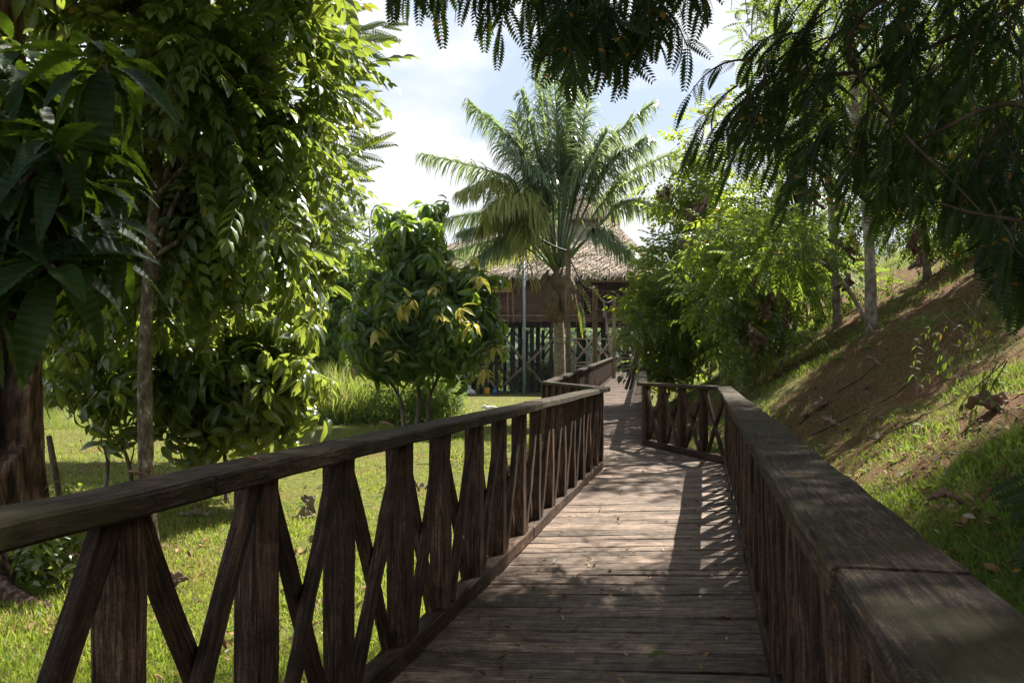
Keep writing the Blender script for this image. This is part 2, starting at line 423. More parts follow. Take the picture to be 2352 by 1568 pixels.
m, t, Nn, Ll = new_mat('ground_soil_and_turf')
out = Nn('ShaderNodeOutputMaterial'); b = Nn('ShaderNodeBsdfPrincipled')
tcd = Nn('ShaderNodeTexCoord')
nA = Nn('ShaderNodeTexNoise'); nA.inputs['Scale'].default_value = .55; nA.inputs['Detail'].default_value = 7; nA.inputs['Roughness'].default_value = .65
nB = Nn('ShaderNodeTexNoise'); nB.inputs['Scale'].default_value = 9; nB.inputs['Detail'].default_value = 6
nC = Nn('ShaderNodeTexNoise'); nC.inputs['Scale'].default_value = 45; nC.inputs['Detail'].default_value = 4
for q in (nA, nB, nC): Ll(tcd.outputs['Object'], q.inputs['Vector'])
turf = ramp(t, [(.3, (.07, .08, .02)), (.5, (.15, .16, .04)), (.7, (.26, .23, .09))]); Ll(nB.outputs[0], turf.inputs[0])
soil = ramp(t, [(.32, (.05, .027, .014)), (.5, (.16, .09, .046)), (.68, (.31, .19, .103))]); Ll(nC.outputs[0], soil.inputs[0])
att = Nn('ShaderNodeAttribute'); att.attribute_name = 'soil'
sepa = Nn('ShaderNodeSeparateXYZ'); Ll(att.outputs['Vector'], sepa.inputs[0])
ma = Nn('ShaderNodeMath'); ma.operation = 'ADD'; Ll(nA.outputs[0], ma.inputs[0]); Ll(sepa.outputs[0], ma.inputs[1])
rm = ramp(t, [(.56, (0, 0, 0)), (.7, (1, 1, 1))]); Ll(ma.outputs[0], rm.inputs[0])
mxg = Nn('ShaderNodeMixRGB'); Ll(rm.outputs[0], mxg.inputs[0]); Ll(turf.outputs[0], mxg.inputs[1]); Ll(soil.outputs[0], mxg.inputs[2])
Ll(mxg.outputs[0], b.inputs['Base Color']); b.inputs['Roughness'].default_value = .95; b.inputs['Specular IOR Level'].default_value = .1
bp = Nn('ShaderNodeBump'); bp.inputs['Strength'].default_value = 1; bp.inputs['Distance'].default_value = .06
Ll(nC.outputs[0], bp.inputs['Height']); Ll(bp.outputs[0], b.inputs['Normal'])
Ll(b.outputs[0], out.inputs[0])
M_GROUND = m
def soilness(x, y):
    d = x - np.interp(y, FY, FX)
    a = np.where(d > -.6, np.where(y > 7.2, .225, .07), .025)
    a = np.where((d > 8.5), -.05, a)
    a = np.where((y > 21) & (d > -2) & (d < 5), -.12, a)
    a = np.where((np.hypot(x + 4.4, (y - 7.2)) < 1.8), .22, a)
    return a
sv = soilness(GV[:, 0], GV[:, 1])
g_ob = mesh_np('ground', GV, GF.ravel(), np.full(len(GF), 4), M_GROUND, smooth=True,
               attrs={'soil': np.stack([sv, sv, sv], -1)})
tag(g_ob, kind='structure')

m, t, Nn, Ll = new_mat('river_water')
out = Nn('ShaderNodeOutputMaterial'); b = Nn('ShaderNodeBsdfPrincipled')
b.inputs['Base Color'].default_value = (.09, .1, .085, 1); b.inputs['Roughness'].default_value = .08; b.inputs['Specular IOR Level'].default_value = .6
tcd = Nn('ShaderNodeTexCoord'); nw = Nn('ShaderNodeTexNoise'); nw.inputs['Scale'].default_value = 1.4; nw.inputs['Detail'].default_value = 3
Ll(tcd.outputs['Object'], nw.inputs['Vector'])
bp = Nn('ShaderNodeBump'); bp.inputs['Strength'].default_value = .12; bp.inputs['Distance'].default_value = .1
Ll(nw.outputs[0], bp.inputs['Height']); Ll(bp.outputs[0], b.inputs['Normal']); Ll(b.outputs[0], out.inputs[0])
wv = np.array([(-500, 67, -1.15), (400, 67, -1.15), (400, 330, -1.15), (-500, 330, -1.15)])
tag(mesh_np('river_water', wv, [0, 1, 2, 3], [4], m), kind='structure')

def hill_hit(px, py):
    """where the sight line meets the ground"""
    for z in np.arange(3, 60, .03):
        p = at(px, py, z)
        if p[2] <= float(ground(p[0], p[1])): return p + np.array((0, 0, .05))
    return at(px, py, 30)

# ------------------------------------------------------------------ boardwalk
UD = np.array((.2266, .974)); UN = np.array((.974, -.2266))
def wk(u, w): return UN * u + UD * w
LA, LB = wk(-1.36, -2.04), wk(-1.36, 11.05)
RA, RB = wk(.32, -2.2), wk(.32, 11.93)
LC, RC = np.array((.58, 15.15)), np.array((2.30, 14.25))
LD, RD = np.array((6.60, 52.0)), np.array((8.30, 52.0))
Z0, ZE = DECK, 1.49
def p3(p, z): return np.array((p[0], p[1], z))

bw = empty('boardwalk', p3((LA + RA) / 2, 0), 'weathered grey plank boardwalk that bends left then right towards the thatched house', 'boardwalk')
rr = random.Random(11)
def deck(a0, a1, b0, b1, z0, z1, name):
    """planks laid across between the left line a0-a1 and right line b0-b1"""
    mb = MB()
    Ln = (np.linalg.norm(a1 - a0) + np.linalg.norm(b1 - b0)) / 2
    s = 0.0
    while s < Ln - .05:
        wdt = min(rr.choice((.14, .17, .19, .21, .24, .28)), Ln - s)
        t0 = (s + wdt / 2) / Ln
        sk = rr.uniform(-.004, .004)
        l = a0 + (a1 - a0) * (t0 + sk / Ln); r = b0 + (b1 - b0) * (t0 - sk / Ln)
        dv = (r - l) / np.linalg.norm(r - l)
        l = l - dv * (.07 + rr.uniform(0, .05)); r = r + dv * (.07 + rr.uniform(0, .05))
        z = z0 + (z1 - z0) * t0 - .019 + rr.uniform(-.004, .003)
        # local width differs left/right where the deck fans
        gap = rr.choice((.009, .012, .015, .02, .026, .038))
        wl = wdt - gap
        tilt = rr.uniform(-.003, .003)
        ph = rr.uniform(0, 6)
        mb.beam(p3(l, z + tilt), p3(r, z - tilt), wl, .038, nseg=7, jit=.0016, cham=.005,
                wob=lambda t, ph=ph: (0, .003 * math.sin(ph + 5 * t)))
        s += wdt
    return mb.build(name, M_DECK, bw)
deck(LA, LB, RA, RB - (RB - LB) * 0, Z0, Z0, 'deck')
deck(LB, LC, RB, RC, Z0 - .006, Z0 - .004, 'deck')
deck(LC, LD, RC, RD, Z0 - .004, ZE, 'deck')
for (a0, a1, z0, z1) in ((LA, LB, Z0, Z0), (RA, RB, Z0, Z0), (LB, LC, Z0, Z0), (RB, RC, Z0, Z0), (LC, LD, Z0, ZE), (RC, RD, Z0, ZE)):
    MB().beam(p3(a0, z0 - .115), p3(a1, z1 - .115), .09, .15, nseg=4, jit=.004).build('bearer', M_RAIL, bw)
    n = max(1, int(np.linalg.norm(a1 - a0) / 2.4))
    for i in range(n + 1):
        p = a0 + (a1 - a0) * i / n; z = z0 + (z1 - z0) * i / n - .19
        g = float(ground(p[0], p[1])) - .25
        if g < z - .05 and 0 < i <= n:
            MB().beam(p3(p, g), p3(p, z), .13, .13, up=(0, 1, 0), jit=.006, nseg=2).build('support_post', M_RAIL, bw)

def railing(A, B, zA, zB, inward, label, bay=.63, top_w=.17, firstpost=True, lastpost=True, rail_h=1.08, joints=()):
    """zigzag X railing between plan points A and B"""
    r = empty('wooden_railing', p3(A, zA), label, 'railing')
    d2 = B - A; Ln = np.linalg.norm(d2); d2 = d2 / Ln
    nv = np.array((d2[1], -d2[0])) * inward          # towards the deck
    def P(s, z, o=0): 
        q = A + d2 * s + nv * o
        return np.array((q[0], q[1], zA + (zB - zA) * s / Ln + z))
    n = max(1, round(Ln / bay)); bay = Ln / n
    up_n = (nv[0], nv[1], 0)
    # bottom rail in lengths
    s = 0.0
    while s < Ln - .01:
        e = min(Ln, s + rr.uniform(2.3, 3.2))
        if Ln - e < .8: e = Ln
        MB().beam(P(s + .004, .052), P(e - .004, .052), .10, .10, nseg=8, jit=.005, cham=.010).build('bottom_rail', M_RAIL, r)
        s = e
    posts = []
    jits = [rr.uniform(-.02, .02) for _ in range(n + 1)]
    for i in range(n + 1):
        if (i == 0 and not firstpost) or (i == n and not lastpost): continue
        s = min(max(i * bay + (jits[i] if 0 < i < n else 0), .05), Ln - .05)
        w = rr.uniform(.092, .112)
        MB().beam(P(s, .101), P(s + rr.uniform(-.012, .012), rail_h - .054), w, rr.uniform(.085, .1), up=up_n, nseg=5, jit=.003, cham=.007).build('post', M_RAIL, r)
    for i in range(n):
        s0 = i * bay + .055; s1 = (i + 1) * bay - .055
        s0 += jits[i] if i else 0; s1 += jits[i + 1] if i + 1 < n else 0
        j = lambda: rr.uniform(-.015, .015)
        MB().beam(P(s0 + .03, .104, .024), P(s1 - .02 + j(), rail_h - .058, .024), rr.uniform(.058, .074), .042, up=up_n, nseg=6, jit=.003, cham=.006).build('brace', M_RAIL, r)
        MB().beam(P(s1 - .03, .104, -.024), P(s0 + .02 + j(), rail_h - .058, -.024), rr.uniform(.058, .074), .042, up=up_n, nseg=6, jit=.003, cham=.006).build('brace', M_RAIL, r)
    s = -.02; joints = list(joints)
    while s < Ln:
        e = joints.pop(0) if joints else min(Ln + .05, s + rr.uniform(1.9, 2.9))
        if Ln - e < 1.0: e = Ln + .05
        ph, am = rr.uniform(0, 6), rr.uniform(.001, .004)
        dz = rr.uniform(-.0025, .0025); dw = rr.uniform(-.005, .005)
        MB().beam(P(s + .004, rail_h - .027 + dz, .05), P(e - .004, rail_h - .027 + dz, .05), top_w + dw, .055, nseg=14, jit=.0018, cham=.008,
                  wob=lambda t, ph=ph, am=am: (am * math.sin(ph + 6 * t), am * .5 * math.sin(ph * 2 + 7 * t))).build('handrail', M_HAND, r)
        s = e
    return r
railing(LA, LB, Z0, Z0, +1, 'shaded wooden X railing along the left of the near boardwalk, over the lawn', top_w=.168, joints=(3.95, 5.9, 8.4))
railing(RA, RB, Z0, Z0, -1, 'wooden X railing with broad mossy handrail along the right of the near boardwalk', top_w=.19, joints=(3.45, 6.6, 9.2))
railing(LB, LC, Z0, Z0, +1, 'short left railing piece at the boardwalk bend, in front of the palm trunk', firstpost=False)
railing(RB, RC, Z0, Z0, -1, 'short open X railing at the right of the boardwalk bend, facing the viewer', firstpost=False)
railing(LC, LD, Z0, ZE, +1, 'long sunlit left railing climbing from the bend to the house stairs', bay=.745, firstpost=False)
railing(RC, RD, Z0, ZE, -1, 'far right railing from the bend to the stairs, under the bright shrubs', bay=.76, firstpost=False)

# ------------------------------------------------------------------ leaves
def leaf_tpl(segs=3, width=.34, fold=.18, droop=.25, pw=.85, cross=1, ribs=0, ribamp=0.0, wavy=0.0):
    """leaf along +y length 1, normal +z. returns verts, quads"""
    V, Fq = [], []
    cols = 2 * cross + 1
    for i in range(segs + 1):
        t = i / segs
        w = width / 2 * (math.sin(math.pi * min(1, max(0, t)) ** pw) ** .8 if 0 < t < 1 else (.06 if t == 0 else .03))
        for c in range(cols):
            s = (c - cross) / cross
            z = -droop * t * t + fold * w * 2 * abs(s) - .02
            if ribs: z += ribamp * math.sin(2 * math.pi * (ribs * t - 1.6 * abs(s) * .35)) * min(1, abs(s) * 2.2) * (1 if 0 < t < 1 else 0)
            if wavy: z += wavy * math.sin(9 * t + 2 * s) * abs(s)
            V.append((w * s, t - .06 * droop * t, z))
    for i in range(segs):
        for c in range(cols - 1):
            a = i * cols + c
            Fq.append((a, a + 1, a + cols + 1, a + cols))
    return np.array(V), np.array(Fq)

def pinnate_tpl(pairs=7, leaflet=.3, lw=.36, ang=60, droop=.35, segs=2, ldroop=.35, base=.18, term=True, hang=.0, taper=.35):
    lv, lf = leaf_tpl(segs, lw, .12, .25)
    V, Fq = [], []
    def add(M, o, s):
        b = sum(len(x) for x in V)
        V.append((lv * s) @ M.T + o); Fq.append(lf + b)
    ts = np.linspace(base, .97, pairs)
    for k, t in enumerate(ts):
        o = np.array((0, t - .1 * droop * t * t, -droop * t * t))
        sz = leaflet * (1 - taper * abs(2 * (t - .5)) ** 2)
        for sgn in (-1, 1):
            a = math.radians(ang - 14 * t)
            d = np.array((sgn * math.sin(a), math.cos(a), -ldroop - hang * (1 if True else 0))); d /= np.linalg.norm(d)
            up = np.array((0, -.15, 1.)); s = np.cross(d, up); s /= np.linalg.norm(s); u = np.cross(s, d)
            add(np.stack([s, d, u], 1), o, sz)
    if term:
        d = np.array((0, .8, -.6)); d /= np.linalg.norm(d); s = np.array((1., 0, 0)); u = np.cross(s, d)
        add(np.stack([s, d, u], 1), np.array((0, 1 - .1 * droop, -droop)), leaflet)
    # rachis strip
    b = sum(len(x) for x in V); R = []; RF = []
    q = 5
    for i in range(q + 1):
        t = i / q
        y, z = t - .1 * droop * t * t, -droop * t * t
        w = .012 * (1 - .7 * t)
        R += [(-w, y, z - .004), (w, y, z - .004), (0, y, z + w)]
    for i in range(q):
        for j in range(3):
            a = i * 3 + j; c = i * 3 + (j + 1) % 3
            RF.append((b + a, b + c, b + c + 3, b + a + 3))
    V.append(np.array(R)); Fq.append(np.array(RF))
    return np.concatenate(V), np.concatenate(Fq)

def frames(d, up):
    d = nrm(d); s = np.cross(d, up); s = nrm(s); u = np.cross(s, d)
    return s, d, u

def place(tpl, pos, d, up, scale):
    v, f = tpl
    s, d, u = frames(d, up)
    X = (v[None, :, 0, None] * s[:, None, :] + v[None, :, 1, None] * d[:, None, :] + v[None, :, 2, None] * u[:, None, :])
    X = X * np.asarray(scale).reshape(-1, 1, 1) + pos[:, None, :]
    n = len(pos)
    Fx = f[None] + (np.arange(n) * len(v))[:, None, None]
    return X.reshape(-1, 3), Fx.reshape(-1, 4)

class Leaves:
    def __init__(self): self.V = []; self.F = []; self.n = 0
    def add(self, tpl, pos, d, up, scale):
        if len(pos) == 0: return
        V, Fx = place(tpl, np.asarray(pos, float), np.asarray(d, float), np.asarray(up, float), scale)
        self.V.append(V); self.F.append(Fx + self.n); self.n += len(V)
    def raw(self, V, Fx):
        self.V.append(V); self.F.append(Fx + self.n); self.n += len(V)
    def build(self, name, mat, parent=None, smooth=True):
        V = np.concatenate(self.V); Fx = np.concatenate(self.F)
        return mesh_np(name, V, Fx.ravel(), np.full(len(Fx), 4), mat, parent, smooth)

def rand_dirs(r, n):
    return nrm(r.normal(size=(n, 3)))

def clumps(r, ells, k, spread, per, shell=.75):
    """clump centres near the shells of the ellipsoids, then points around them"""
    vol = np.array([e[3] * e[4] * e[5] for e in ells]) ** .7; vol = vol / vol.sum()
    idx = r.choice(len(ells), k, p=vol)
    E = np.array(ells)[idx]
    d = rand_dirs(r, k)
    rad = np.clip(r.normal(shell, .24, (k, 1)), .1, 1.22)
    C = E[:, :3] + d * E[:, 3:] * rad
    O = nrm(d / E[:, 3:])
    P = np.repeat(C, per, 0) + np.clip(r.normal(size=(k * per, 3)), -2, 2) * spread
    return C, P, np.repeat(O, per, 0)

def rosettes(Lv, tpl, r, pos, axis_, k, size, el=(-50, 40), petiole=.05, jitter=.2, upmix=.5):
    """k leaves around each shoot; axis_ = shoot direction"""
    n = len(pos)
    ax = nrm(axis_)
    ref = nrm(np.cross(ax, r.normal(size=(n, 3)))); ref2 = np.cross(ax, ref)
    for j in range(k):
        a = j * 2.39996 + r.uniform(-.3, .3, n)
        e = np.radians(r.uniform(el[0], el[1], n))
        d = (ref * np.cos(a)[:, None] + ref2 * np.sin(a)[:, None]) * np.cos(e)[:, None] + ax * np.sin(e)[:, None]
        d = d + r.normal(size=(n, 3)) * jitter * .5
        d[:, 2] -= .12
        d = nrm(d)
        up = ax * (1 - upmix) + np.array((0, 0, 1.)) * upmix + r.normal(size=(n, 3)) * jitter
        sz = size * r.uniform(.65, 1.15, n)
        Lv.add(tpl, pos + d * petiole + ax * .012 * (k - j), d, up, sz)

def limb_tree(mb, r, base, top, r0, targets, nlimb=12, trunk_pts=None, rtop=.35, curved=.1, n=8, jit=.05):
    """trunk tube + limbs reaching some of the targets"""
    if trunk_pts is None:
        base = np.array(base, float); top = np.array(top, float)
        mid = [base + (top - base) * t + np.append(r.normal(size=2) * curved * (1 if 0 < t < 1 else 0), 0) for t in (0, .33, .66, 1)]
    else: mid = trunk_pts
    pts = curve(mid, 14)
    rad = [r0 * ((1.35 if i == 0 else 1.0) - (1 - rtop) * i / 13) for i in range(14)]
    mb.tube(pts, rad, n=n, jit=jit)
    T = targets[r.choice(len(targets), min(nlimb, len(targets)), replace=False)]
    for tgt in T:
        i = int(r.integers(5, 13)); s = pts[i]
        hh = np.linalg.norm(tgt - s)
        m1 = s + (tgt - s) * .45 + np.array((0, 0, .14 * hh)) + r.normal(size=3) * .07 * hh
        c = curve([s, m1, tgt], 8)
        mb.tube(c, [rad[i] * .5 * (1 - .85 * j / 7) for j in range(8)], n=5, jit=.05)

# ---- left: tree with big corrugated leaves, close to the camera
def big_leaf_tree():
    r = rng(21)
    tr = empty('broadleaf_tree', (-3.9, 3.9, 0), 'near dark tree with huge corrugated drooping leaves at the left edge', 'tree')
    tpl = leaf_tpl(56, .36, .16, .42, .8, 3, ribs=12, ribamp=.011, wavy=.012)
    tplb = leaf_tpl(56, .33, .2, .62, .8, 3, ribs=12, ribamp=.011, wavy=.014)
    Lv = Leaves()
    shoots = [(238, 165, 3.7, (.25, -.1, 1), 12, .36), (135, 372, 3.55, (.1, -.3, 1), 13, .30), (20, 190, 3.9, (.3, -.1, 1), 11, .36),
              (60, 470, 3.7, (-.1, -.3, .9), 12, .36), (215, 520, 3.9, (.6, -.2, .6), 11, .32), (120, 620, 3.6, (.2, -.5, .4), 10, .36),
              (-60, 560, 3.6, (.3, -.3, 1), 12, .38), (-80, 330, 3.5, (.3, 0, 1), 12, .38), (20, 640, 3.9, (.1, 0, .8), 9, .36),
              (110, 250, 4.2, (.1, .1, 1), 10, .34), (170, 440, 4.2, (.3, .1, .8), 11, .34), (-140, 700, 3.6, (.3, 0, .6), 9, .36), (150, 560, 4.3, (.2, .1, .5), 10, .34),
              (70, 330, 4.3, (.2, .1, .7), 11, .36), (200, 330, 4.4, (.3, .1, .6), 10, .34), (40, 560, 4.4, (.1, .1, .7), 11, .36), (100, 480, 4.5, (.1, .1, .7), 11, .36), (-20, 400, 4.4, (.2, .1, .8), 12, .38), (-40, 240, 4.3, (.2, 0, .8), 11, .38), (250, 430, 4.4, (.5, .1, .4), 9, .33), (230, 600, 4.2, (.5, 0, .2), 8, .33), (-60, 640, 4.2, (.2, 0, .6), 11, .38), (30, 130, 4.3, (.2, .1, .8), 10, .34)]
    mb = MB()
    root = np.array((-3.9, 3.9, float(ground(-3.9, 3.9)) - .1))
    crotch = np.array((-3.3, 3.95, 1.9))
    mb.tube(curve([root, root * .4 + crotch * .6 + np.array((-.1, 0, 0)), crotch, np.array((-2.9, 3.9, 3.3))], 14), [.11 - .004 * i for i in range(14)], 8, .05)
    for (px, py, z, ax, k, sz) in shoots:
        p = at(px, py, z)
        P = p[None]; A = np.array([ax], float)
        rosettes(Lv, tpl, r, P, A, k // 2, sz, (5, 55), .05, .15, .3)
        rosettes(Lv, tplb, r, P - nrm(A) * .05, A, k, sz * 1.05, (-45, 15), .05, .15, .4)
        m1 = (crotch + p) / 2 + np.array((0, 0, -.12))
        mb.tube(curve([crotch + np.array((.2, 0, .3)) * r.uniform(0, 1.2), m1, p - nrm(A)[0] * .15, p + nrm(A)[0] * .03], 10), [.028 - .0019 * i for i in range(10)], 6, .04)
    mb.build('trunk', M_DARKBARK, tr, True)
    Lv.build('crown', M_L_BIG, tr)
big_leaf_tree()

# ---- left: old hollow trunk
def hollow_tree():
    r = rng(33)
    bx, by = -4.86, 7.6
    g = float(ground(bx, by))
    tr = empty('hollow_tree', (bx, by, g), 'old thick tree trunk with a dark hollow, at the left edge behind the railing', 'tree')
    n = 110; rings, gs = [], []
    hs = [-.3, 0, .1, .2, .3, .45] + [.6 + .07 * i for i in range(44)] + [3.8, 4.2, 5, 6.5]
    mb = MB()
    for h in hs:
        base = .46 + .32 * math.exp(-max(h, 0) * 3.2) - .06 * max(h - 2.6, 0)
        R, G = [], []
        for j in range(n):
            a = 2 * math.pi * j / n
            rd = base * (1 + .05 * math.sin(5 * a + h * .7) + .035 * math.sin(9 * a - h) + (.22 * math.exp(-max(h, 0) * 2.5) * math.sin(6 * a + 1)) + r.uniform(-.012, .012))
            # hollow on the side facing the camera
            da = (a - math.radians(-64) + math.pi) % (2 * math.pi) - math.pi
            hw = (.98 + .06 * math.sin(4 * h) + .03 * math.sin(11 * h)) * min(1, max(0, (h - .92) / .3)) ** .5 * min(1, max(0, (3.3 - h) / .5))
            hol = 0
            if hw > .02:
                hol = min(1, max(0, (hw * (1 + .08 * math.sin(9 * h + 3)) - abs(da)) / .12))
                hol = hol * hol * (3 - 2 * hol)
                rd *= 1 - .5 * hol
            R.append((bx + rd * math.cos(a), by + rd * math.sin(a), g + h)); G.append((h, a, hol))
        rings.append(R); gs.append(G)
    mb.ring_sweep(rings, gs)
    # buttress roots
    for a, l in ((-95, 1.9), (-60, 1.5), (-130, 1.3), (-25, 1.4), (20, 1.2)):
        a = math.radians(a)
        pts = []
        for i in range(9):
            t = i / 8; rr_ = .45 + l * t
            x, y = bx + rr_ * math.cos(a + .35 * t), by + rr_ * math.sin(a + .35 * t)
            pts.append((x, y, float(ground(x, y)) + .22 * (1 - t) ** 2 - .01))
        b0 = len(mb.g); mb.tube(pts, [.17 * (1 - .8 * i / 8) for i in range(9)], 7, .08); mb.g[b0:] = [(g_[0], g_[1], 0) for g_ in mb.g[b0:]]
    mb.build('trunk', M_OLDBARK, tr, True)
    # crown high up, leaves in drooping rosettes
    ells = [(bx - 1, by - .3, 7.2, 2.6, 2.6, 1.8), (bx + .4, by + .8, 6.9, 2.2, 2.0, 1.2), (bx + .9, by - .6, 6.6, 1.5, 1.6, .8), (bx + .35, by - 1.0, 5.0, .9, .45, .7), (bx - .2, by - 1.1, 4.4, .8, .4, .6)]
    C, P, O = clumps(r, ells, 240, .22, 4)
    Lv = Leaves(); rosettes(Lv, leaf_tpl(4, .36, .15, .4), r, P, O + np.array((0, 0, .4)), 6, .27, (-50, 30))
    mb2 = MB(); limb_tree(mb2, r, (bx, by, g + 5.5), (bx + .1, by, 7.2), .3, C, 14)
    mb2.build('limb', M_DARKBARK, tr, True)
    Lv.build('crown', M_L_SHRUB, tr)
hollow_tree()

# ---- left: tall tree with drooping pinnate leaves
def pinnate_tree():
    r = rng(41)
    b = at(342, 1270, 8.6); b[2] = float(ground(b[0], b[1])) - .1
    tr = empty('pinnate_tree', b, 'tall left tree with slim lichen-spotted trunk and long drooping feather leaves', 'tree')
    E = lambda px, py, z, rx, ry, rz: (*at(px, py, z), rx, ry, rz)
    ells = [E(510, 130, 9.6, 1.15, 1.3, 1.0), E(545, 330, 9.3, .85, 1.1, .9), E(440, 300, 9.8, 1.1, 1.2, 1.1), E(560, 520, 9.3, .55, .8, .5),
            E(430, 480, 9.8, 1.0, 1.0, .8), E(300, 250, 10.4, 1.3, 1.2, 1.5), E(330, 560, 9.9, .8, .9, .6), E(470, -150, 9.8, 1.5, 1.6, 1.2), E(330, -120, 10.2, 1.6, 1.5, 1.2),
            E(560, 230, 9.4, .45, .7, .5), E(560, 60, 9.7, .5, .6, .5), E(640, 330, 9.6, .25, .5, .2), E(610, 440, 9.4, .3, .4, .2)]
    C, P, O = clumps(r, ells, 300, .15, 4, .78)
    tplA = pinnate_tpl(5, .31, .44, 58, .38, 3, .45, .1, taper=.25)
    tplB = pinnate_tpl(6, .29, .44, 62, .5, 3, .6, .1, taper=.25)
    Lv = Leaves()
    for tp, sl in ((tplA, slice(0, None, 2)), (tplB, slice(1, None, 2))):
        p, o = P[sl], O[sl]; n = len(p)
        for q in range(2):
            d = o * .9 + rand_dirs(r, n) * .75 + np.array((.1, -.15, -.1))
            Lv.add(tp, p, d, np.array((0, 0, 1.)) + r.normal(size=(n, 3)) * .25, r.uniform(.45, .75, n))
    mb = MB()
    t1 = at(338, 700, 8.7); t2 = at(365, 350, 9.1); t3 = at(400, 60, 9.5); t4 = at(430, -200, 9.8)
    limb_tree(mb, r, None, None, .088, C, 34, trunk_pts=[b, (b + t1) / 2 + np.array((-.03, 0, 0)), t1, t2, t3, t4], rtop=.35, n=10, jit=.06)
    mb.build('trunk', M_LICHEN, tr, True)
    Lv.build('crown', M_L_PIN, tr)
pinnate_tree()

def feather_twig_tree():
    # slim tree behind whose feathery shoots stand out against the sky
    r = rng(47)
    b = np.array((-4.6, 15.0, 0.0))
    tr = empty('feathery_tree', b, 'slim tree behind the left crown, its fine feathery shoots standing out against the sky', 'tree')
    tpl = pinnate_tpl(10, .25, .42, 62, .22, 2, .15, .12)
    Lv = Leaves(); mb = MB()
    top = at(700, 250, 15)
    mb.tube(curve([b, (b + top) / 2 + np.array((.2, 0, 0)), top], 12), [.1 - .005 * i for i in range(12)], 7, .05)
    ends = [(870, 60), (850, 95), (800, 30), (820, 290), (815, 335), (790, 410), (840, 340), (770, 480), (760, 250), (830, 215), (800, 180), (790, 120), (760, 520), (800, 500), (720, 20), (760, -20)]
    for (px, py) in ends:
        e = at(px, py, 15 + r.uniform(-1, 1)); s = at(690 + r.uniform(-30, 10), py + r.uniform(70, 150), 15)
        c = curve([s, (s + e) / 2 + np.array((0, 0, .2)), e], 9)
        mb.tube(c, [.02 - .0018 * i for i in range(9)], 4)
        for k in range(3, 9):
            for sg in (-1, 1):
                d = (c[-1] - c[-3]) / np.linalg.norm(c[-1] - c[-3]) + np.array((.1, sg * .4, sg * .75)) * (.9 if k < 8 else .3)
                Lv.add(tpl, c[k][None], d[None] + r.normal(size=(1, 3)) * .1, np.array([[0, -1., .7]]), [r.uniform(.4, .6)])
    ells = [(*at(690, 300, 15), .6, 1.0, 2.2), (*at(600, 350, 15.5), 1.2, 1.2, 3)]
    C, P, O = clumps(r, ells, 120, .25, 3)
    Lv.add(tpl, P, O + rand_dirs(r, len(P)) * .6, np.array((0, 0, 1.)) + r.normal(size=(len(P), 3)) * .3, r.uniform(.45, .65, len(P)))
    mb.build('trunk', M_TWIG, tr, True); Lv.build('crown', M_L_PIN, tr)
feather_twig_tree()

# ---- left: broad-leaved shrubs
def shrub(name, label, ells, stems, n_cl, per, k, size, mat, seed, young=0, spread=.14, cat='shrub', tpl=None, el=(-65, 20), stemr=.035, group=None, shell=.78, limbs=10):
    r = rng(seed)
    base = np.array(stems[0][0], float)
    tr = empty(name, base, label, cat, group)
    C, P, O = clumps(r, ells, n_cl, spread, per, shell)
    if young:
        yp = np.array([at(px, py, z) for px, py, z in YOUNG])
        P = np.concatenate([P, yp]); O = np.concatenate([O, np.tile((.2, -.8, .3), (len(yp), 1))])
    tpl = tpl or leaf_tpl(7, .38, .2, .6, .9, 2, ribs=3.5, ribamp=.012, wavy=.03)
    Lv = Leaves()
    yo = np.zeros(len(P), bool)
    if young:
        yo[-len(yp):] = True
    rosettes(Lv, tpl, r, P[~yo], O[~yo] + np.array((0, 0, .45)), k, size, el)
    mb = MB()
    for (a, b_) in stems:
        limb_tree(mb, r, a, b_, stemr, C, limbs, curved=.06)
    mb.build('trunk', M_BARK, tr, True)
    Lv.build('crown', mat, tr)
    if yo.any():
        Y = Leaves(); rosettes(Y, leaf_tpl(7, .36, .2, .6, .9, 2, ribs=3.5, ribamp=.012), r, P[yo], O[yo] * .5 + np.array((0, 0, 1.)) + r.normal(size=(yo.sum(), 3)) * .45, 8, size * .85 * r.uniform(.55, 1.15, yo.sum()), (-65, 10), .05, .5)
        Y.build('young_leaves', M_L_YOUNG, tr)
    return tr
def G(px, z):
    x = (px - CX) / F * z
    return (x, z, float(ground(x, z)) - .05)
def up(p, h, dx=0, dy=0): return (p[0] + dx, p[1] + dy, p[2] + h)
E = lambda px, py, z, rx, ry, rz: (*at(px, py, z), rx, ry, rz)
s1 = G(520, 11.5)
shrub('broadleaf_shrub', 'drooping large-leaved shrub right of the slim trunk, leaves hanging down to the lawn', [E(540, 840, 11.2, .85, 1.0, .8), E(610, 905, 11, .5, .7, .5), E(470, 960, 11.4, .65, .8, .45), E(640, 790, 11, .4, .6, .4), E(530, 720, 11.8, .8, .9, .4), E(660, 880, 10.8, .22, .3, .35)],
      [(s1, up(s1, 1.9, -.1)), (up(s1, 0, .25), up(s1, 1.7, .6))], 165, 4, 7, .29, M_L_SHRUB, 51, spread=.17)
s2 = G(235, 11)
shrub('broadleaf_shrub', 'dark shrub between the hollow trunk and the slim lichen-spotted trunk', [E(230, 800, 11, .75, .9, .85), E(180, 700, 11.5, .8, .9, .8), E(300, 900, 10.6, .45, .6, .5)],
      [(s2, up(s2, 1.7, .1)), (up(s2, 0, .35, .1), up(s2, 1.5, .2))], 110, 4, 7, .25, M_L_SHRUB, 52)
s3 = G(650, 17)
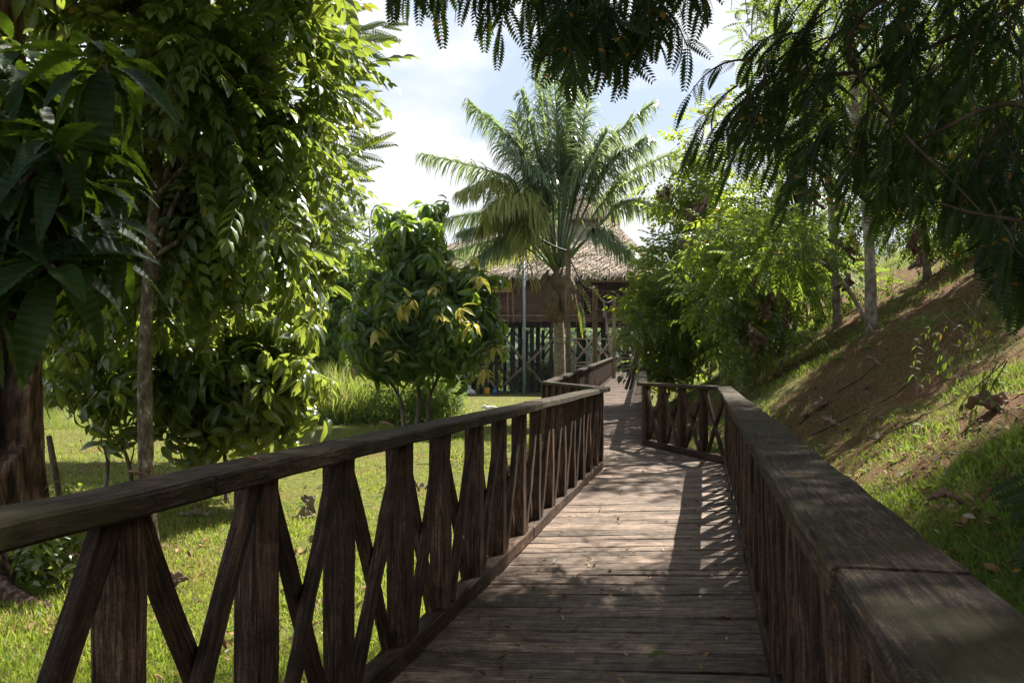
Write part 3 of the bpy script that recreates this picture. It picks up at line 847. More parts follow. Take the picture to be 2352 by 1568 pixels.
shrub('broadleaf_tree', 'bright green tree with lit leaf sprays behind the drooping shrub, below the tall pinnate crown', [E(560, 650, 16.5, 1.3, 1.3, 1.0), E(640, 720, 16, .6, .8, .8), E(470, 640, 17, 1.5, 1.2, 1.4), E(650, 625, 16.5, .7, .9, .5), E(725, 605, 16, .35, .5, .2)],
      [(s3, up(s3, 3.0, -.4))], 260, 4, 6, .32, M_L_SHRUB, 53, cat='tree', stemr=.08)
# ---- rounded tree
YOUNG = [(1040, 606, 23.2), (1088, 596, 23.6), (1100, 640, 23.4), (1012, 727, 22.2), (1060, 712, 22.2), (1082, 748, 22.3), (922, 702, 22.6), (945, 690, 22.6), (1115, 850, 23.2), (1135, 800, 23.6), (812, 845, 23.6), (905, 815, 22.8), (1000, 660, 22.8), (865, 760, 23)]
s4 = G(955, 25)
rt = shrub('round_tree', 'rounded glossy tree with drooping yellow young leaves, standing on the lawn left of the palm', [E(975, 700, 25, 1.8, 1.8, 1.9), E(955, 585, 25, 1.15, 1.3, 1.25), E(1040, 770, 24.4, 1.3, 1.5, .9), E(890, 800, 25, 1.2, 1.4, .85), E(1075, 680, 24.6, .8, 1.0, .7), E(930, 540, 25, .5, .6, .6), E(860, 740, 24.6, .7, .9, .5), E(1110, 760, 24.6, .5, .7, .6)],
      [(s4, up(s4, 3.2)), (up(s4, 0, -.35), up(s4, 2.6, -.9)), (up(s4, 0, .4), up(s4, 2.8, .8))], 360, 4, 7, .47, M_L_ROUND, 54, young=.07, spread=.18, cat='tree', stemr=.075)

# ---- grassy bank bushes beyond the lawn
def tall_grass(name, label, cx, cy, rx, ry, h, n, seed, mat=M_TALL, cat='grass clump', group=None):
    r = rng(seed)
    a = r.uniform(0, 6.283, n); q = np.sqrt(r.uniform(0, 1, n))
    x = cx + rx * q * np.cos(a); y = cy + ry * q * np.sin(a)
    z = ground(x, y)
    hh = h * (1.05 - .6 * q ** 2) * r.uniform(.5, 1.1, n)
    d = np.stack([r.normal(0, .33, n) + .3 * q * np.cos(a), r.normal(0, .33, n), np.ones(n)], -1)
    tpl = leaf_tpl(5, .022, .1, .5, .6, 1)
    Lv = Leaves(); Lv.add(tpl, np.stack([x, y, z - .02], -1), d, rand_dirs(r, n), hh * 1.25)
    o = Lv.build(name, mat)
    tag(o, label, cat, group)
    return o
gp = G(775, 28)
tall_grass('tall_grass', 'pale tall grass clump behind the lawn, left of the round tree', gp[0], gp[1], 1.9, 1.5, 1.55, 5200, 61)
gp = G(880, 30)
tall_grass('tall_grass', 'tall grass clump directly behind the stems of the round tree', gp[0], gp[1], 1.7, 1.3, 1.5, 4200, 62)
gp = G(240, 24)
tall_grass('tall_grass', 'sunlit low meadow grass strip seen under the dark shrub at far left', gp[0] - 1, gp[1] + 3, 6.5, 2.6, .55, 9000, 63)
s5 = G(905, 27)
shrub('leafy_bush', 'low leafy bush at the foot of the round tree', [E(890, 935, 27, .9, .8, .6), E(980, 930, 26.5, .8, .7, .55)], [(s5, up(s5, .6))], 130, 5, 5, .15, M_L_BG, 64, spread=.16, el=(-30, 50), stemr=.03)
s6 = G(1010, 28)
shrub('leafy_bush', 'spiky narrow-leaved bush right of the round tree stems', [E(1010, 915, 28, .75, .7, .75)], [(s6, up(s6, .8))], 70, 4, 6, .3, M_L_BG, 65, tpl=leaf_tpl(4, .12, .2, .3), el=(0, 70), stemr=.03)

# ------------------------------------------------------------------ palm
def palm():
    r = rng(71)
    z0 = 28.0
    b = np.array(((1283 - CX) / F * z0, z0, 0.0)); b[2] = float(ground(b[0], b[1])) - .05
    tr = empty('palm_tree', b, 'tall palm with arching feathery fronds and a bulky skirt of dead sheaths', 'palm')
    crown = at(1281, 640, z0)
    mb = MB()
    hts = np.linspace(0, 1, 40)
    pts = [b + (crown - b) * t + np.array((.05 * math.sin(t * 4), 0, 0)) for t in hts]
    rad = [.205 - .045 * t + .012 * (i % 2) + (.06 * math.exp(-t * 14)) for i, t in enumerate(hts)]
    mb.tube(pts, rad, 12, .015).build('trunk', M_PALMBARK, tr, True)
    # fronds: (mid px), (tip px), depth offset, yellowing?, droop of leaflets
    fr = [((1262, 370), (1226, 112), .6, 0, .9), ((1300, 350), (1328, 140), -.6, 0, .9), ((1285, 380), (1268, 125), -1.4, 0, .9), ((1325, 390), (1352, 200), 1.0, 0, .9),
          ((1215, 400), (1180, 260), 1.2, 0, .9),
          ((1190, 360), (1078, 236), .3, 0, .95), ((1170, 430), (968, 352), .5, 0, 1.0), ((1150, 440), (1060, 440), -1.5, 1, 1.0),
          ((1150, 505), (985, 508), .9, 0, 1.0), ((1165, 560), (1042, 575), 1.6, 0, 1.0), ((1215, 500), (1212, 640), -2.6, 1, 1.0), ((1170, 480), (1110, 520), -1.6, 1, 1.0),
          ((1375, 370), (1498, 238), .4, 0, .95), ((1395, 400), (1488, 320), -1.2, 0, .95), ((1420, 430), (1560, 345), .9, 0, 1.0),
          ((1370, 545), (1475, 600), -1.0, 0, 1.0), ((1430, 480), (1560, 480), 1.2, 0, 1.0),
          ((1240, 470), (1200, 420), 2.2, 0, .95), ((1310, 430), (1370, 330), 2.2, 0, .95), ((1245, 440), (1150, 330), -1.8, 0, .95),
          ((1330, 440), (1395, 300), -1.6, 0, .95), ((1225, 560), (1090, 600), 2.4, 1, 1.0), ((1190, 515), (1058, 535), -.8, 0, 1.0), ((1205, 470), (1120, 480), -2.4, 1, 1.0), ((1200, 545), (1100, 590), -1.0, 0, 1.0), ((1285, 370), (1250, 128), 1.4, 0, .9), ((1310, 360), (1300, 118), .2, 0, .9), ((1240, 390), (1200, 215), -.4, 0, .9)]
    for (m_, tp, dz, yl, dr) in fr:
        base = at(1281 + r.uniform(-5, 5), 628, z0) + np.array((0, dz * .06, 0))
        mid = at(m_[0], m_[1], z0 + dz * .55); tip = at(tp[0], tp[1], z0 + dz)
        c = curve([base, base * .35 + mid * .65 + np.array((0, 0, .25)), mid + (tip - base) * .06 + np.array((0, 0, .12)), tip], 46)
        c = np.array(c)
        fm = MB(); fm.tube(c, [.05 * (1 - .9 * (i / 45) ** .8) + .004 for i in range(46)], 6)
        ro = fm.build('frond', M_L_PALM if not yl else M_L_PALMY, tr, True)
        tan = nrm(np.gradient(c, axis=0))
        nl = 135
        ts = np.linspace(.42 if (tp[1] > 420 and tp[0] > 1281) else .32, .995, nl)
        idx = ts * 45; i0 = np.floor(idx).astype(int).clip(0, 44); fra = (idx - i0)[:, None]
        P = c[i0] * (1 - fra) + c[i0 + 1] * fra; T = tan[i0]
        side = np.cross(T, np.array((0, 0, 1.)) + 1e-3); side = nrm(side)
        V_, F_ = [], []; nb = 0
        for sg in (-1, 1):
            n = nl
            ln = (1.15 * np.sin(np.pi * np.clip((ts - .16) / .9, 0, 1)) ** .55 * r.uniform(.8, 1.1, n) + .12)
            pl = r.normal(size=(n, 3)) * .22
            d = nrm(T * .75 + sg * side * .85 + pl + np.array((0, 0, .35)) * r.uniform(-.4, 1, (n, 1)))
            p = P.copy(); segs = 6
            w0 = .027
            rows = []
            for k in range(segs + 1):
                wv = nrm(np.cross(d, np.array((0, 0, 1.)) + r.normal(size=(n, 3)) * (.05)))
                w = (w0 * (1 - (k / segs) ** 2.2) + .003)
                rows.append(np.stack([p - wv * w, p + wv * w], 1))
                p = p + d * (ln / segs)[:, None]
                d = nrm(d + np.array((0, 0, -1.)) * dr * (.36 + .06 * k))
            X = np.stack(rows, 1)                      # n, segs+1, 2, 3
            q = np.arange(n)[:, None] * (segs + 1) * 2 + np.arange(segs)[None] * 2
            Fx = np.stack([q, q + 1, q + 3, q + 2], -1).reshape(-1, 4)
            V_.append(X.reshape(-1, 3)); F_.append(Fx + nb); nb += n * (segs + 1) * 2
        Vx = np.concatenate(V_); Fx = np.concatenate(F_)
        mesh_np('leaflets', Vx, Fx.ravel(), np.full(len(Fx), 4), M_L_PALMY if yl else M_L_PALM, ro, True)
    # dead spathes hanging round the crown base
    for k, (a, ln, r0_, z_) in enumerate(((-1.5, 1.15, .26, .1), (-.9, 1.5, .24, -.1), (-.35, 1.25, .3, -.45), (.15, 1.0, .28, .15), (.55, 1.35, .3, -.25), (1.1, 1.2, .24, .05), (1.6, 1.4, .26, -.2), (2.6, 1.2, .26, 0), (3.6, 1.3, .26, -.1), (-2.3, 1.2, .26, -.05))):
        o = at(1281, 628, z0) + np.array((0, 0, z_))
        V = []; nu, nv = 11, 18
        rd = np.array((math.sin(a), -math.cos(a), 0)); tg = np.array((math.cos(a), math.sin(a), 0))
        for i in range(nv):
            t = i / (nv - 1)
            w = .24 * math.sin(math.pi * min(1, .1 + t * .9)) ** .8
            outw = r0_ + .02 + .24 * math.sin(2.4 * t) - .16 * t * t + (.22 * (t - .8) if t > .8 else 0)
            for j in range(nu):
                q = (j / (nu - 1) - .5) * 2; th = q * 1.75
                V.append(o + rd * (outw + w * .75 * math.cos(th)) + tg * (w * math.sin(th) + .05 * math.sin(5 * t + k)) + np.array((0, 0, -ln * t)) + r.normal(size=3) * .006)
        Fq = [(i * nu + j, i * nu + j + 1, (i + 1) * nu + j + 1, (i + 1) * nu + j) for i in range(nv - 1) for j in range(nu - 1)]
        ob = mesh_np('dead_sheath', np.array(V), np.array(Fq).ravel(), [4] * len(Fq), M_SHEATH, tr, True)
        sm = ob.modifiers.new('s', 'SOLIDIFY'); sm.thickness = .015
    # hanging dead strips
    for (px, py, l) in ((1240, 660, 1.7), (1262, 690, 2.0), (1322, 660, 1.6), (1300, 700, 1.3), (1335, 640, 1.4)):
        p = at(px, py, z0 - .4)
        MB().tube(curve([p, p + np.array((.08, 0, -l * .5)), p + np.array((-.03, .02, -l))], 8), [.022 - .002 * i for i in range(8)], 5, .1).build('dead_strip', M_SHEATH, tr, True)
    # fern growing on it
    fn = empty('fern', at(1325, 640, z0 - .45), 'bright green fern growing out of the dead palm sheaths', 'fern')
    tp = pinnate_tpl(11, .2, .3, 75, .7, 2, .2, .12)
    for (px, py, dx, dz) in ((1318, 620, .8, -.1), (1322, 650, .7, -.8), (1326, 690, .5, -1.2), (1330, 640, .9, -.5), (1276, 640, -.1, -1), (1274, 670, .1, -1), (1312, 600, .6, .3), (1330, 700, .3, -1.1)):
        Lv = Leaves(); Lv.add(tp, at(px, py, z0 - .45)[None], np.array([[dx, -.35, dz + .3]]), np.array([[0, -.6, 1.]]), [.85])
        Lv.build('frond', M_L_RIGHT, fn)
palm()

# ------------------------------------------------------------------ thatched house
def house():
    zf, zb = 57.0, 67.0
    h = empty('stilt_house', (0, zf, 0), 'dark timber house on tall black stilts under a thatched hip roof with a raised ridge', 'house')
    X = lambda px, z=zf: (px - CX) / F * z
    H = lambda py, z=zf: EYE + (HY - py) / F * z
    xl, xr = X(905), X(1600)
    fz = H(742)
    # floor
    MB().beam((xl - .2, zf - .3, fz + .25), (xr + .2, zf - .3, fz + .25), .12, .36, nseg=6, jit=.006).build('floor_beam', M_WALLWOOD, h)
    mb = MB(); mb.beam((xl, (zf + zb) / 2, fz + .34), (xr, (zf + zb) / 2, fz + .34), zb - zf, .14); mb.build('floor', M_DARKWOOD, h)
    MB().beam((xl, zf - .42, fz + .5), (X(1330), zf - .42, fz + .5), .1, .06).build('ledge', M_STAIR, h)
    MB().beam((xl, zf + .4, fz - .1), (xr, zf + .4, fz - .1), .2, .4).build('floor_beam', M_DARKWOOD, h)
    # walls of horizontal boards (front), one mesh
    wt = H(628)
    x0, x1 = X(1000), X(1335)
    z = fz + .45; mb = MB()
    k = 0
    while z < wt:
        bh = .3; e = min(wt, z + bh - .006)
        mb.beam((x0, zf + .03 * (k % 2) * .2, (z + e) / 2), (x1, zf + .03 * (k % 2) * .2, (z + e) / 2), .05, e - z, nseg=8, jit=.003)
        z += bh; k += 1
    mb.build('wall', M_WALLWOOD, h)
    mb = MB(); mb.beam((x1 + .02, zf + .1, (fz + wt) / 2 + .2), (x1 + .02, zb, (fz + wt) / 2 + .2), .06, wt - fz - .4, nseg=4); mb.beam((x0, zf + 6, (fz + wt) / 2 + .2), (xr, zf + 6, (fz + wt) / 2 + .2), .06, wt - fz - .4, nseg=4)
    mb.build('wall', M_WALLWOOD, h)
    # shutter
    f = MB(); sx0, sx1, sz0, sz1 = X(1117), X(1176), H(670), H(618)
    f.beam((sx0, zf - .06, sz0), (sx1, zf - .06, sz0), .05, .07); 
    wnd = f.build('window', M_SHUTTER, h)
    mb = MB(); n = 4
    for i in range(n):
        a = sx0 + (sx1 - sx0) * i / n; b_ = sx0 + (sx1 - sx0) * (i + 1) / n - .012
        mb.beam(((a + b_) / 2, zf - .07, sz0 + .05), ((a + b_) / 2, zf - .07, sz1), b_ - a, .04, up=(0, 1, 0))
    mb.build('shutter', M_SHUTTER, wnd)
    # veranda railing on the right of the wall
    vr = MB(); z1, z2 = fz + .55, H(668)
    for zz in (z1, z2): vr.beam((x1 + .1, zf - .15, zz), (xr, zf - .15, zz), .08, .09)
    nb = 5
    for i in range(nb):
        a = x1 + .1 + (xr - x1) * i / nb; b_ = x1 + (xr - x1) * (i + 1) / nb
        vr.beam((a, zf - .13, z1), (b_, zf - .13, z2), .08, .04, up=(0, 1, 0)); vr.beam((b_, zf - .18, z1), (a, zf - .18, z2), .08, .04, up=(0, 1, 0))
    vr.build('veranda_railing', M_WALLWOOD, h)
    for i in range(nb + 1):
        a = x1 + .1 + (xr - x1 - .1) * i / nb
        MB().beam((a, zf - .04, fz + .41), (a, zf - .04, H(622)), .13, .13, up=(0, 1, 0)).build('veranda_post', M_DARKWOOD, h)
    # stilts with cross braces
    pxs = [870, 920, 970, 1015, 1062, 1105, 1140, 1178, 1222, 1266, 1330, 1385, 1440, 1500, 1560]
    rq = random.Random(3)
    rows = (zf, zf + 4.5, zf + 9.2)
    xs = [X(p) for p in pxs]
    for ri, zz in enumerate(rows):
        for i, x in enumerate(xs):
            xx = x + ri * .55
            g = float(ground(xx, zz)) - .3
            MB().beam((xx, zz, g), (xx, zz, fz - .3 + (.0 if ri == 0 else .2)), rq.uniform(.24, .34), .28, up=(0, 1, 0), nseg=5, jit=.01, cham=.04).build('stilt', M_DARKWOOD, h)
    for ri, zz in ((0, rows[0]), (2, rows[2])):
        for i in range(len(xs) - 1):
            a, b_ = xs[i] + ri * .55, xs[i + 1] + ri * .55
            for (zb0, zb1) in ((.25, fz * .5), (fz * .5, fz - .35)):
                if rq.random() < (.75 if ri == 0 else .35): MB().beam((a, zz - .17, zb0 + .1), (b_, zz - .17, zb1), .13, .07, up=(0, 1, 0)).build('brace', M_DARKWOOD, h)
                if rq.random() < (.75 if ri == 0 else .35): MB().beam((b_, zz - .25, zb0), (a, zz - .25, zb1 - .1), .13, .07, up=(0, 1, 0)).build('brace', M_DARKWOOD, h)
    # long light braces in front
    for (pa, ya, pb, yb) in ((1150, 890, 1290, 760), (1155, 770, 1245, 880), (1065, 800, 1140, 890)):
        MB().beam((X(pa), zf - .42, H(ya)), (X(pb), zf - .42, H(yb)), .15, .08, up=(0, 1, 0)).build('brace', M_POLE, h)
    # roof: hip frame + thatch
    ez, rz_ = H(632, zf - 1.3) , H(503, 62)
    xl, xr = X(905), X(1440)
    XL, XR = X(838, zf - 1.3), X(1530, zf - 1.3)
    rl, rrr = X(1205, 62), X(1400, 62)
    yf, yb_, yr = zf - 1.4, zb + 1.2, 62.0
    A, B, Cc, D = (XL, yf, ez), (XR, yf, ez), (XR, yb_, ez), (XL, yb_, ez)
    R1, R2 = (rl, yr, rz_), (rrr, yr, rz_)
    r = rng(81)
    def thatch(name, polys, mat=M_THATCH, rows=26, seedn=0):
        V, Fs, nb = [], [], 0
        Lv = Leaves()
        for (e0, e1, r1, r0) in polys:
            e0, e1, r1, r0 = [np.array(q, float) for q in (e0, e1, r1, r0)]
            V += [e0, e1, r1, r0]; Fs += [nb, nb + 1, nb + 2, nb + 3]; nb += 4
            nr = nrm(np.cross(e1 - e0, r0 - e0)); nr = nr if nr[2] > 0 else -nr
            for k in range(rows):
                t = k / rows
                a, b_ = e0 + (r0 - e0) * t, e1 + (r1 - e1) * t
                wl = np.linalg.norm(b_ - a); n = int(wl / .085) + 1
                q = (np.arange(n) + r.uniform(0, 1, n)) / n
                p = a + (b_ - a) * q[:, None]
                dn = nrm((e0 + e1) / 2 - (r0 + r1) / 2)
                slope_len = np.linalg.norm((e0 + e1) / 2 - (r0 + r1) / 2)
                d = dn + r.normal(size=(n, 3)) * .13 + (np.array((0, 0, -.45)) if k == 0 else 0)
                ln = slope_len / rows * r.uniform(1.2, 2.0, n)
                if k == 0: ln = r.uniform(.35, .75, n)
                Lv.add((np.array([(-.5, 0, 0), (.5, 0, 0), (.38, 1, .0), (-.38, 1, 0)]) * np.array((.16, 1, 1)), np.array([(0, 1, 2, 3)])),
                       p + nr * (.05 + r.uniform(0, .05, (n, 1))) - dn * (ln * .3)[:, None], d, nr + r.normal(size=(n, 3)) * .2, ln)
        Lv.raw(np.array(V), np.array(Fs).reshape(-1, 4))
        return Lv.build(name, mat, h, False)
    thatch('roof', [(A, B, R2, R1), (D, A, R1, R1), (B, Cc, R2, R2), (Cc, D, R1, R2)])
    # raised ridge cap on short posts
    cz0, cz1 = H(496, 61), H(452, 62)
    c0, c1 = rl + .6, rrr + .2
    thatch('ridge_roof', [((c0 - .8, yr - 1.6, cz0), (c1 + .8, yr - 1.6, cz0), (c1, yr, cz1), (c0, yr, cz1)),
                          ((c1 + .8, yr + 1.6, cz0), (c0 - .8, yr + 1.6, cz0), (c0, yr, cz1), (c1, yr, cz1))], rows=8)
    for i in range(6):
        x = c0 + (c1 - c0) * i / 5
        MB().beam((x, yr - .6, rz_ - .5), (x, yr - .6, cz0 + .5), .09, .09, up=(0, 1, 0)).build('ridge_post', M_DARKWOOD, h)
    # service pipe and hanging ropes
    MB().tube([(X(1204, 55), 55, 0.0), (X(1204, 55), 55, H(690, 55)), (X(1202, 55), 55, H(600, 55))], .1, 8).build('downpipe', M_PIPE, h, True)
    for px, y0, y1 in ((1166, 640, 745), (1178, 662, 742)):
        MB().tube([(X(px), zf - .5, H(y0)), (X(px), zf - .52, H((y0 + y1) / 2)), (X(px + 1), zf - .5, H(y1))], .035, 6).build('rope', M_STAIR, h)

    # ---- stairs
    st = empty('staircase', (7.4, 52.3, 1.4), 'open wooden staircase climbing from the boardwalk end up to the house floor', 'stairs')
    n = 15; y0, y1, a0, a1 = 52.25, 56.6, ZE - .02, fz + .42
    xL, xR = 6.35, 8.6
    for i in range(n):
        t = (i + 1) / (n + 1)
        yy = y0 + (y1 - y0) * t; zz = a0 + (a1 - a0) * t
        MB().beam((xL, yy, zz), (xR, yy, zz), .27, .05, nseg=3, jit=.004).build('tread', M_STAIR, st)
    for x in (xL - .06, xR + .06):
        MB().beam((x, y0 - .1, a0 - .12), (x, y1, a1 - .12), .06, .24).build('stringer', M_DARKWOOD, st)
        MB().beam((x, y0, a0 + .95), (x, y1, a1 + .95), .1, .09).build('handrail', M_STAIR, st)
        for i in range(4):
            t = i / 3
            yy = y0 + (y1 - y0) * t; zz = a0 + (a1 - a0) * t
            MB().beam((x, yy, zz - .1), (x, yy, zz + .91), .1, .1, up=(0, 1, 0)).build('baluster_post', M_STAIR, st)
    # side landing with X railing, left of the stairs
    ld = empty('landing', (5, 52.6, 0), 'low landing with X braced railing left of the staircase foot', 'landing')
    lx0, lx1, ly = X(1318, 52.4), 6.4, 52.4
    zb_, zt_ = H(836, 52.4), H(778, 52.4)
    MB().beam((lx0, ly + .9, zb_ - .1), (lx1, ly + .9, zb_ - .1), 1.8, .09).build('landing_floor', M_STAIR, ld)
    for zz in (zb_ + .1, zt_): MB().beam((lx0, ly, zz), (lx1, ly, zz), .09, .08).build('rail', M_STAIR, ld)
    for i in range(3):
        x = lx0 + .05 + (lx1 - lx0 - .1) * i / 2
        MB().beam((x, ly + .1, -.2), (x, ly + .1, zt_ - .05), .11, .11, up=(0, 1, 0)).build('post', M_STAIR, ld)
    for i in range(2):
        a = lx0 + .1 + (lx1 - lx0 - .1) * i / 2; b_ = a + (lx1 - lx0 - .1) / 2 - .1
        MB().beam((a, ly - .03, zb_ + .15), (b_, ly - .03, zt_ - .05), .12, .05, up=(0, 1, 0)).build('brace', M_STAIR, ld)
        MB().beam((b_, ly + .03, zb_ + .15), (a, ly + .03, zt_ - .05), .12, .05, up=(0, 1, 0)).build('brace', M_STAIR, ld)
    # things lying under the house
    bk = MB(); p = G(1160, 55)
    bk.tube([(p[0] - 1.2, 55, .0), (p[0] - 1.2, 55, .1), (p[0] - 1.2, 55, .42), (p[0] - 1.2, 55, .45)], [.15, .18, .2, .19], 12)
    tag(bk.build('plastic_bucket', M_YELLOW, None, True), 'small yellow plastic bucket on the ground under the stilt house', 'bucket')
    bk = MB(); bk.tube([(p[0] - .65, 55, 0), (p[0] - .65, 55, .3), (p[0] - .65, 55, .34), (p[0] - .65, 55, .42)], [.1, .1, .05, .04], 10)
    tag(bk.build('plastic_bottle', M_BLUE, None, True), 'blue plastic bottle beside the yellow bucket under the house', 'bottle')
    for dx, lb in ((-3.4, 'white plastic bag left of the grey one, lying by the stilts'), (-2.3, 'crumpled pale grey plastic bag nearest the yellow bucket')):
        bg_ = MB(); bg_.tube([(p[0] + dx - .3, 55, .06), (p[0] + dx - .15, 55, .16), (p[0] + dx, 55, .2), (p[0] + dx + .2, 55, .14), (p[0] + dx + .35, 55, .03)], [.05, .17, .2, .15, .03], 9, .15)
        tag(bg_.build('plastic_bag', M_WHITE, None, True), lb, 'bag')
house()

# ------------------------------------------------------------------ posts with cables along the walk
def ppost(px, ytop, z, w, label):
    x = (px - CX) / F * z; g = float(ground(x, z)) - .2
    o = MB().beam((x, z, g), (x + .01, z, EYE + (HY - ytop) / F * z), w, w, up=(0, 1, 0), nseg=8, jit=.004, cham=.012).build('cable_post', M_POLE)
    tag(o, label, 'post', 'cable posts beside the boardwalk')
    return np.array((x, z, EYE + (HY - ytop) / F * z))
q1 = ppost(1304, 572, 20, .125, 'tallest grey wooden post in front of the palm trunk, carrying a black cable')
q2 = ppost(1366, 656, 31, .17, 'squared wooden post behind the left railing, right of the palm')
q3 = ppost(1410, 680, 43, .16, 'farthest wooden post beside the house stairs')
q4 = ppost(1480, 640, 25, .15, 'pale wooden post half hidden by shrubs on the right side of the boardwalk')
def cable(a, b, sag, r, label):
    pts = [a + (b - a) * t - np.array((0, 0, sag * 4 * t * (1 - t))) for t in np.linspace(0, 1, 14)]
    tag(MB().tube(pts, r, 6).build('cable', M_CABLE, None, True), label, 'cable')
cable(at(1246, 552, 19), q1 + np.array((0, 0, -.05)), .03, .028, 'thick black cable bundle ending at the top of the tallest post')
cable(q1 + np.array((0, 0, -.1)), q2 + np.array((0, 0, -.03)), .35, .018, 'thin cable sagging from the tallest post to the squared post')
cable(q2 + np.array((0, 0, -.08)), q3 + np.array((0, 0, -.05)), .4, .018, 'thin cable between the squared post and the farthest post')

# ------------------------------------------------------------------ right side
s7 = G(1590, 25)
TPIN = pinnate_tpl(4, .33, .5, 58, .3, 2, .25, .25)
def pin_shrub(name, label, ells, stems, ncl, per, size, mat, seed, tpl=TPIN, stemr=.05, spread=.18, cat='tree', limbs=16, bark=M_PALEBARK, dir_=(0, 0, 0), dmix=.8, shell=.75):
    r = rng(seed)
    tr = empty(name, stems[0][0], label, cat)
    C, P, O = clumps(r, ells, ncl, spread, per, shell)
    n = len(P)
    Lv = Leaves()
    d = O * .8 + rand_dirs(r, n) * dmix + np.array((0, 0, -.15))
    Lv.add(tpl, P, d, np.array((0, 0, 1.)) + r.normal(size=(n, 3)) * .3, size * r.uniform(.7, 1.2, n))
    mb = MB()
    for (a, b_) in stems: limb_tree(mb, r, a, b_, stemr, C, limbs, curved=.12)
    mb.build('trunk', bark, tr, True); Lv.build('crown', mat, tr)
    return tr
pin_shrub('shrub_tree', 'bright leafy shrub tree overhanging the right railing of the far boardwalk',
          [E(1540, 640, 23.5, .75, 1.1, 1.1), E(1560, 770, 23.5, 1.1, 1.1, .75), E(1498, 720, 23, .5, .8, .7), E(1625, 580, 24.8, .7, .8, .65), E(1640, 720, 24, .6, .7, .7), E(1530, 830, 24.5, .7, .8, .4)],
          [(s7, up(s7, 2.6, -.3)), (up(s7, 0, .4), up(s7, 2.2, .7)), (up(s7, 0, -.5), up(s7, 2.0, -.9))], 210, 9, .55, M_L_RIGHT, 91, spread=.22)
s8 = G(1740, 17.5)
pin_shrub('shrub_tree', 'dense green shrub tree with hanging brown leaves at the foot of the slope',
          [E(1690, 600, 18, .55, .7, .5), E(1755, 545, 18.6, .55, .7, .5), E(1800, 640, 18, .45, .7, .4), E(1715, 715, 17.5, .6, .8, .4), E(1655, 680, 17.5, .45, .7, .4), E(1785, 745, 17, .4, .6, .3), E(1845, 570, 19, .45, .6, .4), E(1690, 800, 17, .45, .6, .25), E(1640, 540, 18.4, .4, .6, .4), E(1740, 640, 17.3, .4, .5, .4)],
          [(s8, up(s8, 1.6)), (up(s8, 0, .4), up(s8, 1.7, .9)), (up(s8, 0, -.3), up(s8, 1.5, -.7))], 170, 7, .46, M_L_RIGHT, 92, spread=.17, shell=.9)
s9 = G(1640, 27)
pin_shrub('shrub_tree', 'taller shrub tree behind, with thin shoots rising into the sky left of the dark branches',
          [E(1620, 450, 25, .9, 1.0, .9), E(1690, 480, 25.5, .8, .9, .7), E(1600, 500, 25, .7, .9, .9), E(1750, 540, 26, 1.2, 1.2, .9), E(1632, 270, 25, .2, .3, .75), E(1600, 345, 25, .5, .5, .45), E(1520, 430, 24, .4, .5, .35), E(1600, 390, 25, .4, .5, .5)],
          [(s9, up(s9, 4.5, -.1))], 150, 8, .55, M_L_RIGHT, 93, stemr=.09, spread=.26)
# hillside trees
def hill_tree(px, pyb, z, pts, r0, label, ells, seed, ncl=150, bark=M_PALEBARK, size=.55, mat=M_L_BG, tpl=None, limbs=14, lean=None):
    r = rng(seed)
    b = hill_hit(px, pyb) - np.array((0, 0, .15)); q = b[1] / z; x = b[0]
    pts = [(a, c, d * q) for a, c, d in pts]; r0 = r0 * q; size = size * q ** .5
    ells = [(e[0] * q, e[1] * q, EYE + (e[2] - EYE) * q, e[3] * q, e[4] * q, e[5] * q) for e in ells]
    tr = empty('hillside_tree', b, label, 'tree', 'trees on the slope')
    tp = [b] + [at(*q) for q in pts]
    mb = MB()
    C, P, O = clumps(r, ells, ncl, .28, 7)
    limb_tree(mb, r, None, None, r0, C, limbs, trunk_pts=tp, rtop=.4, n=9, jit=.06)
    mb.build('trunk', bark, tr, True)
    Lv = Leaves(); n = len(P)
    Lv.add(tpl or pinnate_tpl(7, .24, .42, 60, .4, 2, .4, .18), P, O * .8 + rand_dirs(r, n) * .8, np.array((0, 0, 1.)) + r.normal(size=(n, 3)) * .3, size * r.uniform(.7, 1.2, n))
    Lv.build('crown', mat, tr)
hill_tree(2000, 760, 19, [(1998, 600, 19), (1985, 430, 19), (1960, 200, 19), (1940, -100, 19)], .14, 'pale lichen-covered trunk on the slope, thickest and rightmost of the trunk group', [E(1960, 60, 19, 2.2, 2, 1.4), E(2150, 160, 20, 1.7, 1.6, 1.2), E(2240, 230, 20, 1.5, 1.4, 1.0)], 101, ncl=140)
hill_tree(1925, 750, 20, [(1915, 600, 20), (1905, 430, 20), (1880, 150, 20)], .11, 'grey trunk on the slope just left of the pale thick trunk', [E(1900, 120, 20, 1.0, 1.2, 1.2), E(1890, 330, 20.5, .7, .8, .7)], 102, ncl=45)
hill_tree(1890, 745, 20.5, [(1862, 640, 20.5), (1840, 480, 20.5), (1800, 300, 20.5)], .13, 'dark leaning trunk at the left of the trunk group on the slope', [E(1800, 320, 20.5, .8, .9, .8)], 103, ncl=40, bark=M_DARKBARK)
hill_tree(2010, 765, 18.6, [(1945, 660, 18.6), (1880, 600, 18.6), (1760, 580, 18.4)], .055, 'thin bent pale stem forking low from the slope towards the shrubs', [E(1800, 560, 18.4, .7, .7, .5)], 104, ncl=26, limbs=5)
hill_tree(2290, 600, 24, [(2285, 400, 24), (2270, 100, 24)], .12, 'slender trunk high on the slope near the right edge', [E(2270, 120, 24, 2.4, 2, 2.2), E(2180, 330, 25, 1.8, 1.6, 1.5), E(2350, 380, 24, 1.5, 1.5, 1.4)], 105, ncl=200)
